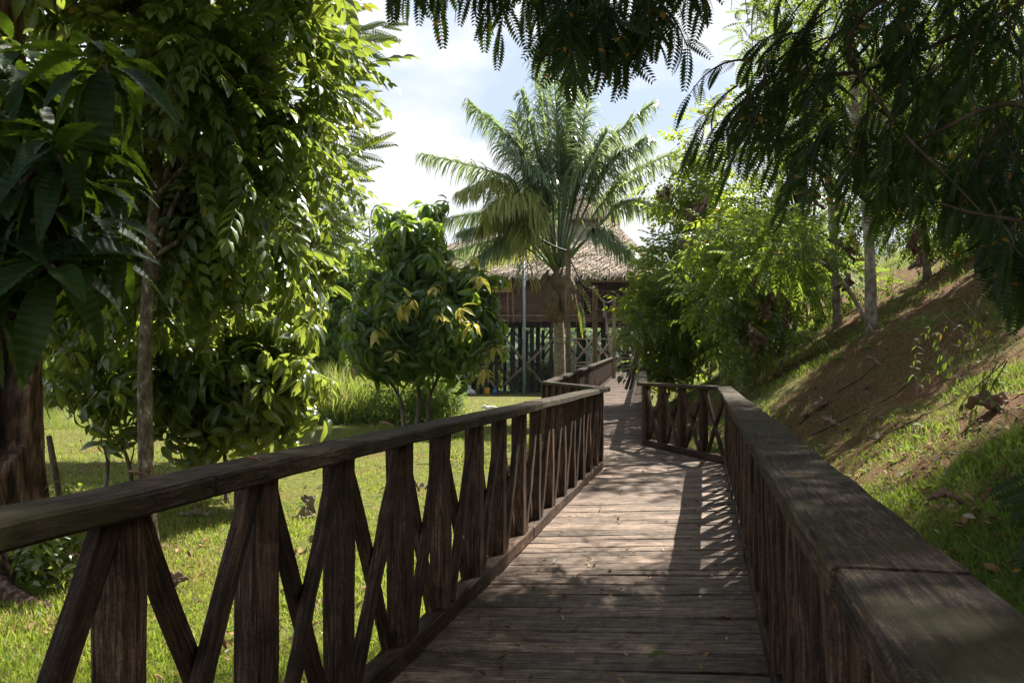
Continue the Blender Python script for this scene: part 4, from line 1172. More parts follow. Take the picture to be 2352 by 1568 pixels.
hill_tree(1990, 640, 27, [(1820, 150, 22), (1740, 0, 21), (1715, -80, 21)], .13, 'pale bare limbed tree whose slender stems cross the sky at the top right', [E(1770, 90, 21, .9, 1, .6), E(1850, -60, 21, 1.6, 1.2, .8)], 106, ncl=18)
hill_tree(2130, 640, 33, [(2120, 400, 33), (2100, 150, 33)], .15, 'background tree on top of the slope behind the trunk group', [E(2100, 400, 33, 2.6, 2, 2.6), E(2000, 300, 34, 2.4, 2, 2.8), E(2230, 480, 33, 2.2, 2, 1.5)], 107, ncl=260, size=.75)
hill_tree(1800, 800, 30, [(1795, 600, 30), (1790, 420, 30)], .13, 'background tree behind the shrub trees at the foot of the slope', [E(1800, 560, 30, 1.9, 1.6, 1.4), E(1690, 680, 29, 1.6, 1.4, 1.3), E(1880, 640, 31, 1.8, 1.6, 1.2)], 108, ncl=180, size=.7)

# ---- near dark tree that shades the walk
def shade_tree():
    r = rng(111)
    bx, by = 8.2, 7.2
    g = float(ground(bx, by)) - .2
    tr = empty('feathery_shade_tree', (bx, by, g), 'large dark tree leaning in from the right, its feathery sprays hanging over the boardwalk', 'tree')
    tpl = pinnate_tpl(13, .2, .42, 68, .3, 1, .12, .1, term=False, taper=.5)
    tpl2 = pinnate_tpl(13, .22, .5, 72, .35, 2, .03, .06, term=False, taper=.55)
    Lv = Leaves(); mb = MB()
    hub = np.array((7.6, 7.3, 5.4))
    mb.tube(curve([(bx, by, g), (bx - .1, by, g + 1.5), tuple(hub), (7.2, 7.6, 8.5)], 16), [.3 - .012 * i for i in range(16)], 10, .06)
    def spray(o, d, ln, k, sz, tp=tpl2, pend=.5):
        """drooping twig with k feather leaves on alternate sides"""
        d = d / np.linalg.norm(d)
        pts = [o]; dd = d.copy()
        for i in range(8):
            pts.append(pts[-1] + dd * ln / 8); dd = dd + np.array((0, 0, -.16 * pend * 2)); dd /= np.linalg.norm(dd)
        mb.tube(pts, [.009 - .0008 * i for i in range(9)], 4)
        P, D = [], []
        sd = np.cross(d, (0, 0, 1.)); sd /= max(np.linalg.norm(sd), 1e-6)
        for j in range(k):
            t = (j + 1) / k * 8; i = min(7, int(t)); f = t - i
            p = pts[i] * (1 - f) + pts[min(8, i + 1)] * f
            tg = pts[min(8, i + 1)] - pts[i]; tg = tg / np.linalg.norm(tg)
            sg = 1 if j % 2 else -1
            P.append(p); D.append(tg * .62 + sd * sg * (r.uniform(.5, 1.2) if j < k - 1 else 0) + np.array((0, 0, -.18)) + r.normal(size=3) * .15)
        P = np.array(P); D = np.array(D)
        Lv.add(tp, P, D, np.array((0, -.9, .7)) + r.normal(size=(len(P), 3)) * .3, sz * r.uniform(.75, 1.15, len(P)))
    # visible sprays: (px range, py range, depth range, count, direction)
    def region(n, pxr, pyr, zr, dirv, ln=(.35, .7), k=(5, 9), sz=.29, cond=None):
        c = 0; tries = 0
        while c < n and tries < n * 30:
            tries += 1
            px, py, z = r.uniform(*pxr), r.uniform(*pyr), r.uniform(*zr)
            if cond and not cond(px, py): continue
            spray(at(px, py, z), np.array(dirv) + r.normal(size=3) * np.array((.5, .2, .2)), r.uniform(*ln), int(r.integers(*k)), sz)
            c += 1
    # top centre cluster
    region(38, (1170, 1600), (-190, -15), (5.6, 6.6), (-.15, -.1, -.75), (.3, .6), cond=lambda x, y: True)
    region(9, (1080, 1200), (-180, -70), (5.8, 6.6), (-.45, -.1, -.5), (.25, .5))
    region(7, (860, 1050), (-150, -100), (5.8, 6.5), (-.3, 0, -.7), (.2, .4))
    region(20, (1270, 1550), (-50, 45), (5.6, 6.2), (-.1, -.1, -.9), (.2, .38))
    # right mass
    left_edge = lambda y: 1725 if y < 150 else (1690 if y < 260 else (1640 if y < 330 else (1600 if y < 420 else 1720)))
    region(70, (1700, 2380), (-120, 300), (6.0, 7.6), (-.35, -.15, -.75), (.35, .75), cond=lambda x, y: x > left_edge(y) + 110 and y < 60 + (x - 1700) * .75)
    region(30, (1700, 1960), (60, 320), (6.2, 7.4), (-.9, -.15, -.35), (.4, .75), cond=lambda x, y: x > left_edge(y) + 60)
    region(32, (1850, 2400), (240, 470), (6.0, 7.2), (-.35, -.2, -.75), (.3, .6), cond=lambda x, y: y < 300 + (x - 1850) * .36)
    region(10, (2250, 2420), (450, 560), (5.4, 6.2), (-.2, -.2, -.9), (.25, .5), sz=.32)
    region(4, (2440, 2520), (1040, 1100), (4.2, 4.6), (-.8, -.1, -.3), (.3, .45), k=(4, 6), sz=.3)
    region(4, (1690, 1780), (110, 200), (6.2, 6.6), (-.55, -.1, -.5), (.4, .6))
    # main visible boughs
    for pl, rad in (([(2700, -700, 8.0), (2300, -200, 6.6), (1960, 60, 6.2), (2040, 260, 6.0), (2200, 430, 5.7), (2360, 600, 5.3)], .015),
                    ([(2500, -500, 7.2), (1900, -260, 6.6), (1500, -110, 6.1), (1180, -60, 6.2), (900, -80, 6.2)], .02),
                    ([(2600, -100, 7.0), (2250, 60, 6.6), (1950, 170, 6.6), (1740, 150, 6.4)], .0181),
                    ([(2560, 250, 6.0), (2300, 240, 6.0), (2080, 330, 6.3), (1800, 340, 6.6)], .018),
                    ([(2500, 520, 5.0), (2330, 505, 5.2), (2200, 480, 5.4), (2100, 440, 5.6)], .014),
                    ([(2620, 980, 4.0), (2480, 1010, 3.9), (2360, 1040, 3.9)], .012)):
        P = [at(*q) for q in pl]
        st_ = [hub] + P if rad >= .018 else P
        if rad < .018: st_ = [np.array((6.2, 6.4, 4.2))] + P
        c = curve(st_, 26)
        mb.tube(c, [rad * (1.9 - 1.7 * i / 25) for i in range(26)], 6, .05)
    # upper crown out of the frame, the one that shades the walk
    ells = SHADE
    C, P, O = clumps(r, ells, 2100, .34, 9, .6)
    n = len(P)
    Lv.add(tpl, P, O * .5 + rand_dirs(r, n) * .9 + np.array((0, 0, -.1)), np.array((0, 0, 1.)) + r.normal(size=(n, 3)) * .4, r.uniform(.6, .95, n))
    for tgt in C[r.choice(len(C), 46, replace=False)]:
        s = hub + np.array((0, .1, r.uniform(-.3, 2.2)))
        mb.tube(curve([s, (s + tgt) / 2 + np.array((0, 0, .5)), tgt], 9), [.07 - .007 * i for i in range(9)], 5, .05)
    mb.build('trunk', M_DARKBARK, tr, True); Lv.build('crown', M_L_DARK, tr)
SHADE = [(3.1, 8.1, 6.9, 1.7, 1.4, .8), (1.6, 7.6, 7.2, 1.8, 1.4, .9), (-2.2, 1.8, 7.6, 3, 3, 1.2), (4.2, .8, 7.6, 3, 3, 1.3), (1.2, -2.5, 7.6, 4, 2.6, 1.2), (7.6, 10.3, 8.1, 2.2, 1.5, 1.1), (3.8, 7.9, 7.5, 2.0, 1.7, 1.0), (6.4, 8.9, 7.6, 2.2, 1.7, 1.1), (9.6, 7.6, 8.6, 2.6, 2.2, 1.3), (2.1, 6.5, 7.4, 3.1, 2.9, 1.1), (5.1, 7.4, 7.6, 2.6, 2.4, 1.2), (8.1, 9.0, 8.2, 2.6, 2.4, 1.3), (3.6, 5.0, 7.2, 2.6, 2.4, 1.1), (.2, 5.2, 7.3, 2.5, 2.2, 1.0), (6.5, 5.5, 7.2, 2.6, 2.4, 1.2), (1.5, 1.0, 7.4, 3.6, 3.0, 1.2)]
shade_tree()

# ------------------------------------------------------------------ background forest
def bg_tree(x, y, h, rad, seed, label, n=420, leaf=.55, mat=M_L_BG, bark=M_BARK):
    r = rng(seed); g = float(ground(x, y))
    tr = empty('forest_tree', (x, y, g), label, 'tree', 'trees behind the lawn')
    k = 7
    ells = [(x + r.normal() * rad * .45, y + r.normal() * rad * .4, g + h * r.uniform(.45, .92), rad * r.uniform(.45, .75), rad * r.uniform(.45, .7), rad * r.uniform(.35, .6)) for _ in range(k)]
    ells.append((x, y, g + h * .35, rad * .8, rad * .7, h * .3))
    C, P, O = clumps(r, ells, n, .35, 8, .8)
    m_ = len(P)
    Lv = Leaves(); Lv.add(leaf_tpl(2, .5, .15, .3), P, O * .6 + rand_dirs(r, m_) * .8 + np.array((0, 0, -.25)), O + np.array((0, 0, .8)) + r.normal(size=(m_, 3)) * .4, leaf * r.uniform(.6, 1.2, m_))
    mb = MB(); limb_tree(mb, r, (x, y, g - .1), (x, y, g + h * .7), .05 * rad + .05, C, 10)
    mb.build('trunk', bark, tr, True); Lv.build('crown', mat, tr)
for i, (px, z, h, rad, lb) in enumerate([
        (760, 40, 7.5, 2.6, 'dense forest tree just left of the round tree, behind the grass bank'),
        (640, 44, 10, 3.6, 'tall forest tree behind the bright left tree'),
        (480, 40, 11, 4.0, 'broad forest tree behind the slim lichen-spotted trunk'),
        (330, 36, 11, 4.0, 'forest tree behind the dark shrub at far left'),
        (160, 33, 11, 4.2, 'forest tree behind the hollow trunk'),
        (20, 30, 11, 4.2, 'forest tree at the extreme left edge of the lawn'),
        (830, 52, 6.2, 2.6, 'smaller forest tree beyond the round tree, near the river'),
        (560, 56, 13, 4.5, 'tallest forest tree far behind the left lawn'),
        (880, 60, 5.6, 2.8, 'low riverside tree left of the stilt house'),
        (250, 50, 14, 5.0, 'huge forest tree deep behind the left lawn')]):
    bg_tree((px - CX) / F * z, z, h, rad, 200 + i, lb)
# open thin-leaved tree against the sky
def cecropia():
    r = rng(230); z = 44; b = np.array(((850 - CX) / F * z, z, 0.))
    tr = empty('thin_tree', b, 'thin open tree with pale lobed leaves against the sky, above the round tree at left', 'tree')
    mb = MB(); top = at(850, 520, z)
    mb.tube(curve([b, (b + top) / 2, top], 10), [.12 - .008 * i for i in range(10)], 6)
    Lv = Leaves(); tp = leaf_tpl(3, .35, .1, .3)
    for px, py in ((850, 500), (830, 520), (870, 530), (880, 505), (810, 550), (840, 560), (865, 560), (895, 545), (815, 590), (780, 500), (790, 470), (800, 520), (885, 580), (850, 600), (825, 610), (780, 560)):
        e = at(px + r.uniform(-4, 4), py, z + r.uniform(-1, 1)); s = at(850, py + 45, z)
        mb.tube(curve([s, (s + e) / 2 + np.array((0, 0, -.1)), e], 6), [.04 - .005 * i for i in range(6)], 4)
        P = e[None].repeat(5, 0) + r.normal(size=(5, 3)) * .3
        rosettes(Lv, tp, r, P, np.tile((0, -.3, 1.), (5, 1)), 7, .5, (-30, 30), .1)
    mb.build('trunk', M_PALEBARK, tr, True); Lv.build('crown', M_L_BG, tr)
cecropia()
# riverside plants seen between the stilts
for i, (px, z, w, h, lb) in enumerate([(1200, 62, 2.0, 1.6, 'low riverside bush seen between the left stilts'), (1255, 63, 2.2, 2.2, 'taller riverside bush behind the palm trunk, under the house'), (1120, 64, 2.4, 1.8, 'riverside bush behind the leftmost stilts'), (1335, 64, 2.4, 1.9, 'riverside bush under the right part of the house')]):
    x = (px - CX) / F * z; g = float(ground(x, z))
    shrub('riverside_bush', lb, [(x, z, g + h * .5, w * .5, w * .5, h * .55)], [((x, z, g - .1), (x, z, g + h * .5))], 70, 5, 4, .34, M_L_RIGHT, 240 + i, spread=.2, el=(-30, 50), stemr=.04, group='bushes on the river bank', limbs=4)

# far forest over the river: an uncountable mass
def far_forest():
    r = rng(250); n = 5200
    x = r.uniform(-260, 260, n); y = 268 + 190 * r.uniform(0, 1, n) ** 1.3
    z = ground(x, y)
    Lv = Leaves()
    hgt = r.uniform(5, 13, n)
    per = 26
    C = np.stack([x, y, np.maximum(z, -1.2) + hgt * .62], -1).repeat(per, 0)
    d = rand_dirs(r, n * per); rad = np.repeat(np.stack([hgt * .42, hgt * .42, hgt * .5], -1), per, 0)
    P = C + d * rad * r.uniform(.75, 1, (n * per, 1))
    Lv.add((np.array([(-.5, 0, 0), (.5, 0, 0), (.35, 1, -.15), (-.35, 1, -.15)]), np.array([(0, 1, 2, 3)])), P, rand_dirs(r, n * per) + np.array((0, 0, -.2)), d + np.array((0, 0, .6)), r.uniform(1.2, 2.4, n * per))
    tag(Lv.build('far_forest', M_L_FAR), kind='stuff')
far_forest()

# ------------------------------------------------------------------ grass, litter, leaves
def not_deck(x, y):
    l = np.interp(y, [LA[1], LB[1], LC[1], LD[1]], [LA[0], LB[0], LC[0], LD[0]])
    rgt = np.interp(y, [RA[1], RB[1], RC[1], RD[1]], [RA[0], RB[0], RC[0], RD[0]])
    return (x < l - .02) | (x > rgt + .02)
def grass(name, n, seed, side, mat, hrange):
    r = rng(seed)
    z = 1 / r.uniform(1 / 46, 1 / 3.0, n) if side < 0 else 1 / r.uniform(1 / 36, 1 / 3.2, n)
    px = r.uniform(-80, 1500, n) if side < 0 else r.uniform(1550, 2480, n)
    x = (px - CX) / F * z; y = z
    d = x - np.interp(y, FY, FX)
    keep = not_deck(x, y)
    if side < 0: keep &= d < .2
    else: keep &= d > -1.2
    dens = vnoise(x, y, 1.3, seed + 1) + .6 * vnoise(x, y, 3.5, seed + 2)
    if side > 0:
        s = soilness(x, y); keep &= (dens * .7 - s * 2.5 + r.normal(0, .22, n)) > -.42
    else:
        s = soilness(x, y); keep &= (dens * .6 - s * 2 + r.normal(0, .2, n)) > -.42
    x, y, z = x[keep], y[keep], z[keep]; n = len(x)
    far = np.clip(z / 12, 1, 3.2)
    tpl = leaf_tpl(3, .11, .1, .35, .7, 1)
    P = np.stack([x, y, ground(x, y) - .004], -1)
    D = np.stack([r.normal(0, .55, n), r.normal(0, .55, n), np.ones(n)], -1)
    Lv = Leaves(); Lv.add(tpl, P, D, rand_dirs(r, n), r.uniform(*hrange, n) * far ** .5 * (1 + .9 * np.clip(vnoise(x, y, 2.2, seed + 5), -.5, .8)))
    tag(Lv.build(name, mat), kind='stuff')
grass('lawn_grass', 330000, 301, -1, M_GRASS, (.035, .085))
grass('slope_grass', 300000, 302, 1, M_GRASSD, (.04, .1))
def weeds():
    r = rng(330); n = 900
    z = 1 / r.uniform(1 / 30, 1 / 3.3, n); px = r.uniform(-60, 2450, n)
    x = (px - CX) / F * z; k = not_deck(x, z)
    x, y = x[k], z[k]; n = len(x)
    P = np.stack([x, y, ground(x, y) + .01], -1); Lv = Leaves()
    sz = r.uniform(.03, .085, n) * np.clip(y / 8, .8, 1.8)
    for q in range(7):
        a = q * 2.4 + r.uniform(0, 1, n); e = r.uniform(.15, .9, n)
        Lv.add(leaf_tpl(4, .42, .2, .35, .9, 1), P, np.stack([np.cos(a), np.sin(a), e], -1), np.tile((0, 0, 1.), (n, 1)) + r.normal(size=(n, 3)) * .2, sz * r.uniform(.6, 1.3, n))
    tag(Lv.build('ground_weeds', M_L_TWIG), kind='stuff')
weeds()
def litter():
    r = rng(310); n = 5200
    z = 1 / r.uniform(1 / 30, 1 / 3.2, n); px = r.uniform(-60, 2450, n)
    x = (px - CX) / F * z; y = z
    k = not_deck(x, y) & ((x - np.interp(y, FY, FX) > 0) | (r.uniform(size=n) < .45))
    x, y = x[k], y[k]; n = len(x)
    Lv = Leaves(); P = np.stack([x, y, ground(x, y) + r.uniform(.015, .05, n)], -1)
    D = np.stack([r.normal(size=n), r.normal(size=n), r.normal(0, .25, n)], -1)
    Lv.add(leaf_tpl(4, .45, .35, -.3, .9, 1, wavy=.05), P, D, np.array((0, 0, 1.)) + r.normal(size=(n, 3)) * .35, r.uniform(.045, .1, n))
    # fine crumbs on the deck
    m_ = 230
    w = 1 / r.uniform(1 / 26, 1 / 2.8, m_); t = r.beta(.7, .7, m_)
    l = np.stack([np.interp(w, [LA[1], LB[1], LC[1], LD[1]], [LA[0], LB[0], LC[0], LD[0]]), w], -1); rt_ = np.stack([np.interp(w, [RA[1], RB[1], RC[1], RD[1]], [RA[0], RB[0], RC[0], RD[0]]), w], -1)
    p = l + (rt_ - l) * (.08 + .84 * t[:, None])
    zz = Z0 + np.clip((p[:, 1] - 14.7) / 37.3, 0, 1) * (ZE - Z0)
    Lv.add(leaf_tpl(3, .5, .4, -.35, .9, 1), np.stack([p[:, 0], p[:, 1], zz + .006], -1), np.stack([r.normal(size=m_), r.normal(size=m_), np.abs(r.normal(0, .15, m_))], -1), np.array((0, 0, 1.)) + r.normal(size=(m_, 3)) * .2, r.uniform(.018, .055, m_))
    tag(Lv.build('leaf_litter', M_LITTER), kind='stuff')
litter()

def curled_leaf(r, curl=1.2, w=.34):
    """big dead leaf, rolled, folded and crumpled; length 1 along y"""
    nu, nv = 13, 22; V = []
    p = r.uniform(0, 6.28, 8); lob = r.integers(3, 6)
    for i in range(nv):
        t = i / (nv - 1)
        for j in range(nu):
            q = (j / (nu - 1) - .5) * 2
            hw = w / 2 * max(.05, math.sin(math.pi * t ** .8)) ** .7 * (1 + .35 * math.sin(lob * 3.1 * t + p[0] + 2 * np.sign(q)) * abs(q))
            th = q * curl * (.7 + .5 * math.sin(2.5 * t + p[1]))
            rad = hw / max(curl * .8, .3)
            cr = .035 * math.sin(13 * t + 4 * q + p[2]) + .03 * math.sin(9 * q - 6 * t + p[3]) + .02 * math.sin(27 * t - 9 * q + p[4])
            V.append((math.sin(th) * rad + .09 * math.sin(5 * t + p[5]) + .03 * math.sin(17 * t + p[6]), t * .85 + .05 * math.sin(5 * q + 9 * t + p[7]), (1 - math.cos(th)) * rad + .16 * math.sin(3.2 * t + p[5]) + cr * (1 + abs(q))))
    Fq = [(i * nu + j, i * nu + j + 1, (i + 1) * nu + j + 1, (i + 1) * nu + j) for i in range(nv - 1) for j in range(nu - 1)]
    return np.array(V), np.array(Fq)
def dead_leaf(p, d, up_, size, label, group, mat, seed, n=1, spread=.1):
    r = rng(seed); Lv = Leaves()
    for i in range(n):
        tp = curled_leaf(r, r.uniform(.7, 1.5), r.uniform(.4, .62))
        q = np.asarray(p, float) + (r.normal(size=3) * spread if n > 1 else 0)
        dd = np.asarray(d, float) + r.normal(size=3) * (.5 if n > 1 else .08)
        Lv.add(tp, q[None], dd[None], (np.asarray(up_, float) + r.normal(size=3) * .3)[None], [size * r.uniform(.8, 1.1)])
    o = Lv.build('dead_leaf', mat)
    sm = o.modifiers.new('s', 'SOLIDIFY'); sm.thickness = .004
    tag(o, label, 'dead leaf', group)
# hanging in the shrubs
for i, (px, py, z, sz, lb) in enumerate([
        (1515, 425, 23.2, .6, 'brown dead leaf hanging highest, at the left tip of the right shrubs'),
        (1592, 362, 24.0, .5, 'brown dead leaf hanging just below the shoot that rises into the sky'),
        (1597, 470, 23.2, .7, 'pale brown dead leaf hanging in the shrub above the boardwalk railing'),
        (1602, 530, 23, .75, 'curled dead leaf hanging in the middle of the bright shrub'),
        (1735, 610, 16.6, .5, 'dead leaf hanging high inside the dense shrub'),
        (1768, 668, 16.2, .7, 'largest curled brown dead leaf hanging on the dense shrub'),
        (1738, 740, 15.8, .6, 'dead leaf hanging lowest in the dense shrub, above the slope'),
        (1858, 430, 18, .6, 'dead leaf hanging before the grey slope trunk'),
        (1938, 540, 18.3, .6, 'dead leaf hanging beside the pale thick trunk'),
        (1958, 640, 18.2, .55, 'dead leaf caught on the thin bent stem'),
        (2105, 565, 14, .45, 'pale dead leaf hanging among the dark feathery sprays at right'),
        (1800, 700, 16.6, .45, 'small dead leaf hanging right of the largest curled one')]):
    dead_leaf(at(px, py, z), (.15 * (-1) ** i, -.2, -1), (.2, -1, .2), sz, lb, 'dead leaves hanging in the right shrubs', M_DEADMID, 400 + i, 2, .1)
def on_ground(px, z): 
    x = (px - CX) / F * z
    return np.array((x, z, float(ground(x, z)) + .05))
for i, (px, py, sz, n, mat, lb) in enumerate([
        (2030, 965, .5, 2, M_DEADPALE, 'large crumpled pale dead leaf in the lit band of the slope'),
        (2300, 935, .45, 2, M_DEADMID, 'big curled dead leaves lying on the lit slope at the right edge'),
        (1855, 968, .42, 2, M_DEAD, 'shaded brown dead leaf just above the right handrail'),
        (1930, 980, .35, 1, M_DEADPALE, 'flat grey dead leaf on bare soil beside the shaded brown one'),
        (1985, 900, .4, 1, M_DEAD, 'long twisted dead leaf on the shaded soil of the slope'),
        (2025, 840, .32, 1, M_DEADPALE, 'narrow pale dead leaf high on the shaded soil'),
        (2005, 1020, .25, 1, M_DEADPALE, 'small bright dead leaf at the lower rim of the lit band'),
        (2210, 1170, .3, 1, M_DEAD, 'dark curled dead leaf in the shaded grass beside the handrail'),
        (735, 1115, .4, 1, M_DEAD, 'brown dead leaf on the lawn under the left handrail near the shrub'),
        (700, 1190, .42, 2, M_DEADPALE, 'pale curled dead leaves on the lawn between the left posts'),
        (715, 1265, .34, 1, M_DEADPALE, 'long striped dead leaf on the near lawn seen through the left railing'),
        (985, 1125, .45, 2, M_DEADPALE, 'crumpled dead leaf on the lawn beyond the near railing, right of the others'),
        (420, 1195, .4, 1, M_DEADPALE, 'flat dead leaf on the lawn beside the slim trunk'),
        (425, 1360, .34, 1, M_DEAD, 'reddish dead leaf standing in the grass behind the first brace')]):
    dead_leaf(hill_hit(px, py), ((-1) ** i, .3, .18), (0, -.3, 1), sz, lb, 'dead leaves on the ground', mat, 440 + i, n, .12)

def stick(pxs, r, label, seed):
    rq = rng(seed); pts = []
    for px, py in pxs:
        p = hill_hit(px, py); pts.append(p)
    pts = curve(pts, 22)
    pts = [np.array((p[0], p[1], float(ground(p[0], p[1])) + r * .8 + .015 * rq.uniform())) for p in pts]
    tag(MB().tube(pts, [r * (1 - .6 * i / 21) for i in range(22)], 6, .12).build('fallen_stick', M_TWIG, None, True), label, 'stick', 'sticks lying on the slope')
stick([(1990, 1010), (2090, 975), (2180, 930), (2240, 880)], .016, 'long fallen stick lying up the slope right of the crumpled pale leaf', 601)
stick([(1870, 1000), (1960, 955), (2060, 905), (2140, 855)], .018, 'long pale fallen stick across the shaded soil of the slope', 602)
stick([(1920, 905), (2000, 850), (2060, 800)], .014, 'thin fallen stick high on the shaded slope', 603)
stick([(2060, 1000), (2140, 985), (2230, 955)], .012, 'dark short fallen stick at the upper rim of the lit band', 604)

# single fallen leaves on deck and rails
def deck_leaf(px, py, sz, mat, label, z_surface=None, zrise=0):
    zz = Z0 if z_surface is None else z_surface
    z = F * (EYE - zz) / (py - HY)
    p = at(px, py, z); p[2] += .012
    Lv = Leaves(); r = rng(int(px * 7 + py))
    Lv.add(leaf_tpl(6, .45, .35, -.2, .9, 2, wavy=.03), p[None], np.array([[r.normal(), r.normal() * .6, .12]]), np.array([[r.normal() * .15, -.25, 1.]]), [sz])
    tag(Lv.build('fallen_leaf', mat), label, 'leaf', 'single leaves on the boardwalk')
deck_leaf(1485, 1515, .1, M_L_RIGHT, 'green leaf lying on the shaded planks at the bottom centre')
deck_leaf(1452, 995, .16, M_YLEAF, 'bright yellow leaf on the planks before the bend')
deck_leaf(1335, 1040, .12, M_LITTER, 'brown leaf on the planks beside the left bottom rail')
deck_leaf(1535, 1060, .14, M_DEAD, 'dry twisted leaf on the lit planks at the bend')
deck_leaf(1385, 1085, .1, M_LITTER, 'orange brown leaf at the foot of the left corner post')
deck_leaf(1715, 1165, .1, M_DEAD, 'dark leaf against the right bottom rail')
deck_leaf(340, 1103, .05, M_DEAD, 'dark dry leaf on the left handrail near the slim trunk', z_surface=Z0 + 1.085)
deck_leaf(600, 1068, .045, M_LITTER, 'orange leaf on the middle of the left handrail', z_surface=Z0 + 1.085)
deck_leaf(905, 984, .07, M_DEAD, 'curled dark leaf on the left handrail below the round tree', z_surface=Z0 + 1.085)
deck_leaf(1840, 1103, .025, M_LITTER, 'tiny orange leaf on the broad right handrail', z_surface=Z0 + 1.085)

# leaning sapling stakes on the boardwalk
sk = empty('leaning_branch', (2.9, 19.0, Z0), 'broken branch with a few leaves leaning on the right railing of the far boardwalk', 'branch')
a = at(1438, 893, 22.0); b_ = at(1466, 782, 22.6)
MB().tube(curve([a, (a + b_) / 2 + np.array((.04, 0, 0)), b_], 9), [.05 - .003 * i for i in range(9)], 7, .1).build('stem', M_TWIG, sk, True)
MB().tube(curve([a + np.array((.12, .1, 0)), (a + b_) / 2 + np.array((.12, .1, 0)), b_ + np.array((.06, .1, -.2))], 9), [.035 - .002 * i for i in range(9)], 6, .1).build('stem', M_TWIG, sk, True)
Lv = Leaves(); r_ = rng(500)
for px, py in ((1432, 858), (1440, 845), (1450, 850), (1430, 870), (1458, 830), (1462, 815)):
    P = at(px, py, 21.9)[None].repeat(3, 0) + r_.normal(size=(3, 3)) * .05
    Lv.add(leaf_tpl(4, .5, .2, .5), P, r_.normal(size=(3, 3)) + np.array((-.2, -.3, -.5)), np.tile((0, -.5, 1.), (3, 1)), r_.uniform(.14, .22, 3))
Lv.build('foliage', M_L_SHRUB, sk)

# small plants near the hollow trunk, stake, hanging twigs on the right
s10 = G(150, 7.0)
shrub('climbing_plant', 'small leafy plant at the foot of the hollow trunk, seen under the left handrail', [(*at(110, 1240, 6.9), .35, .3, .3), (*at(180, 1190, 7), .25, .25, .2)], [(s10, up(s10, .75, -.1))], 40, 3, 5, .12, M_L_SHRUB, 71, spread=.08, stemr=.022, limbs=6, cat='plant')
p0, p1 = at(160, 1150, 8.8), at(112, 1000, 8.8); p0[2] = float(ground(p0[0], p0[1])) - .1
tag(MB().tube(curve([p0, (p0 + p1) / 2, p1], 6), [.04, .04, .038, .036, .034, .03], 7, .06).build('wooden_stake', M_BARK, None, True), 'leaning rough wooden stake beside the hollow trunk', 'stake')
def hanging_twig(px, py, z, ln, seed, label):
    r = rng(seed); o = at(px, py, z); tr = empty('hanging_twig', o, label, 'twig', 'leafy twigs hanging at the right')
    mb = MB(); Lv = Leaves()
    for k in range(3):
        e = o + np.array((r.normal() * .3, r.normal() * .2, -ln * r.uniform(.6, 1)))
        c = curve([o + np.array((r.normal() * .1, 0, 0)), (o + e) / 2 + r.normal(size=3) * .08, e], 10)
        mb.tube(c, [.006 - .0004 * i for i in range(10)], 4)
        for i in range(2, 10):
            n = 3
            Lv.add(leaf_tpl(3, .28, .15, .4), c[i][None].repeat(n, 0), r.normal(size=(n, 3)) + np.array((0, 0, -.7)), np.tile((0, -.4, 1.), (n, 1)) + r.normal(size=(n, 3)) * .2, r.uniform(.05, .1, n))
    mb.build('stem', M_TWIG, tr, True); Lv.build('foliage', M_L_TWIG, tr)
hanging_twig(2230, 690, 7.6, 1.0, 520, 'thin leafy twigs hanging over the shaded soil near the right edge')
hanging_twig(2170, 720, 8.2, .8, 521, 'pale leafy twigs hanging over the slope, left of the thin dark ones')
hanging_twig(2290, 830, 7.0, .7, 522, 'short dark leafy twigs hanging over the lit band at the right edge')

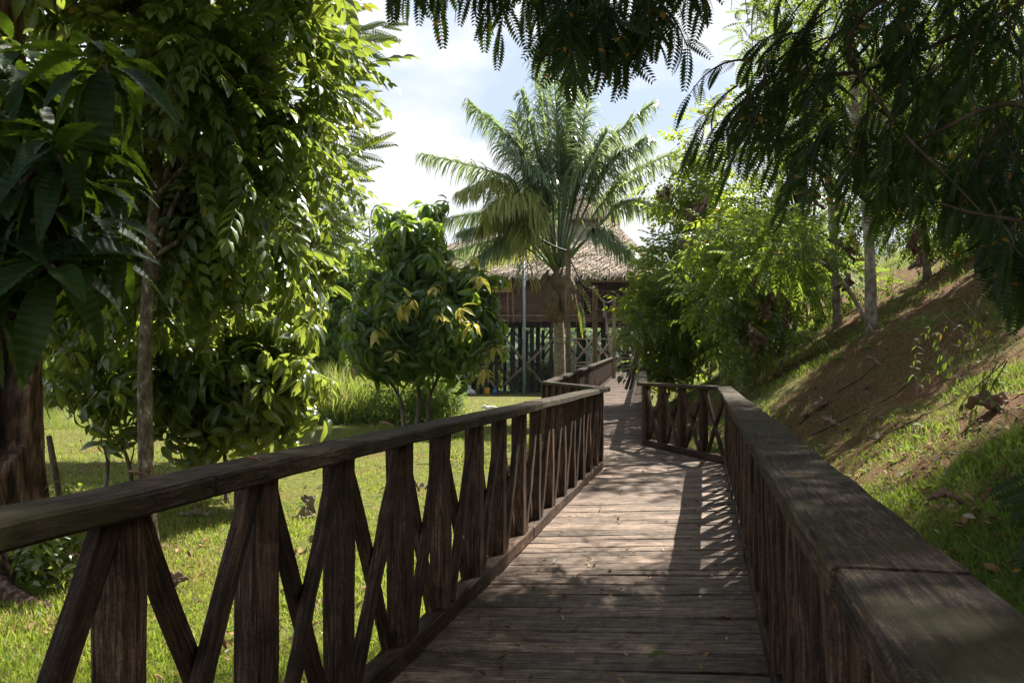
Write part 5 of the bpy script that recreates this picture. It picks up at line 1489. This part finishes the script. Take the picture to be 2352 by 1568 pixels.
# ------------------------------------------------------------------ white dog lying on the lawn
def dog():
    p = hill_hit(1128, 945)
    me = bpy.data.meshes.new('dog'); s = 1.0
    # local x along the body (head to the left), z up
    V = [(.22, 0, .13), (.05, 0, .14), (-.1, 0, .13), (-.2, -.02, .15), (-.27, -.03, .21), (-.36, -.05, .17), (-.42, -.06, .12),
         (-.17, -.1, .06), (-.30, -.12, .035), (-.17, .08, .06), (-.3, .06, .035), (.27, -.12, .08), (.12, -.16, .04), (.27, .1, .08), (.14, .15, .04),
         (.36, .03, .08), (.46, .08, .05), (-.25, -.07, .26), (-.25, .02, .26)]
    Eg = [(0, 1), (1, 2), (2, 3), (3, 4), (4, 5), (5, 6), (3, 7), (7, 8), (3, 9), (9, 10), (0, 11), (11, 12), (0, 13), (13, 14), (0, 15), (15, 16), (4, 17), (4, 18)]
    R = [.13, .125, .115, .085, .065, .045, .028, .045, .03, .045, .03, .08, .035, .08, .035, .03, .015, .022, .022]
    me.from_pydata([tuple(c * 1.05 for c in v) for v in V], Eg, [])
    o = link_mesh('dog', me, M_FUR)
    o.location = (p[0], p[1], p[2] - .05)
    o.rotation_euler = (0, 0, math.radians(8))
    sk_ = o.modifiers.new('skin', 'SKIN'); ss = o.modifiers.new('sub', 'SUBSURF'); ss.levels = 2; ss.render_levels = 2
    for i, sv_ in enumerate(me.skin_vertices[0].data): sv_.radius = (R[i], R[i])
    me.skin_vertices[0].data[0].use_root = True
    tag(o, 'small white dog lying in the sun on the lawn beyond the left handrail', 'dog')
dog()

# ------------------------------------------------------------------ air
m, t, Nn, Ll = new_mat('air')
out = Nn('ShaderNodeOutputMaterial'); pv = Nn('ShaderNodeVolumePrincipled')
pv.inputs['Color'].default_value = (.8, .9, 1, 1); pv.inputs['Density'].default_value = .00014
Ll(pv.outputs[0], out.inputs['Volume'])
hx0, hx1, hy0, hy1, hz0, hz1 = -340., 340., -30., 480., -4.0, 80.
hv = np.array([(hx0, hy0, hz0), (hx1, hy0, hz0), (hx1, hy1, hz0), (hx0, hy1, hz0), (hx0, hy0, hz1), (hx1, hy0, hz1), (hx1, hy1, hz1), (hx0, hy1, hz1)])
hf = np.array([(0, 3, 2, 1), (4, 5, 6, 7), (0, 1, 5, 4), (1, 2, 6, 5), (2, 3, 7, 6), (3, 0, 4, 7)])
tag(mesh_np('haze', hv, hf.ravel(), [4] * 6, m), kind='stuff')
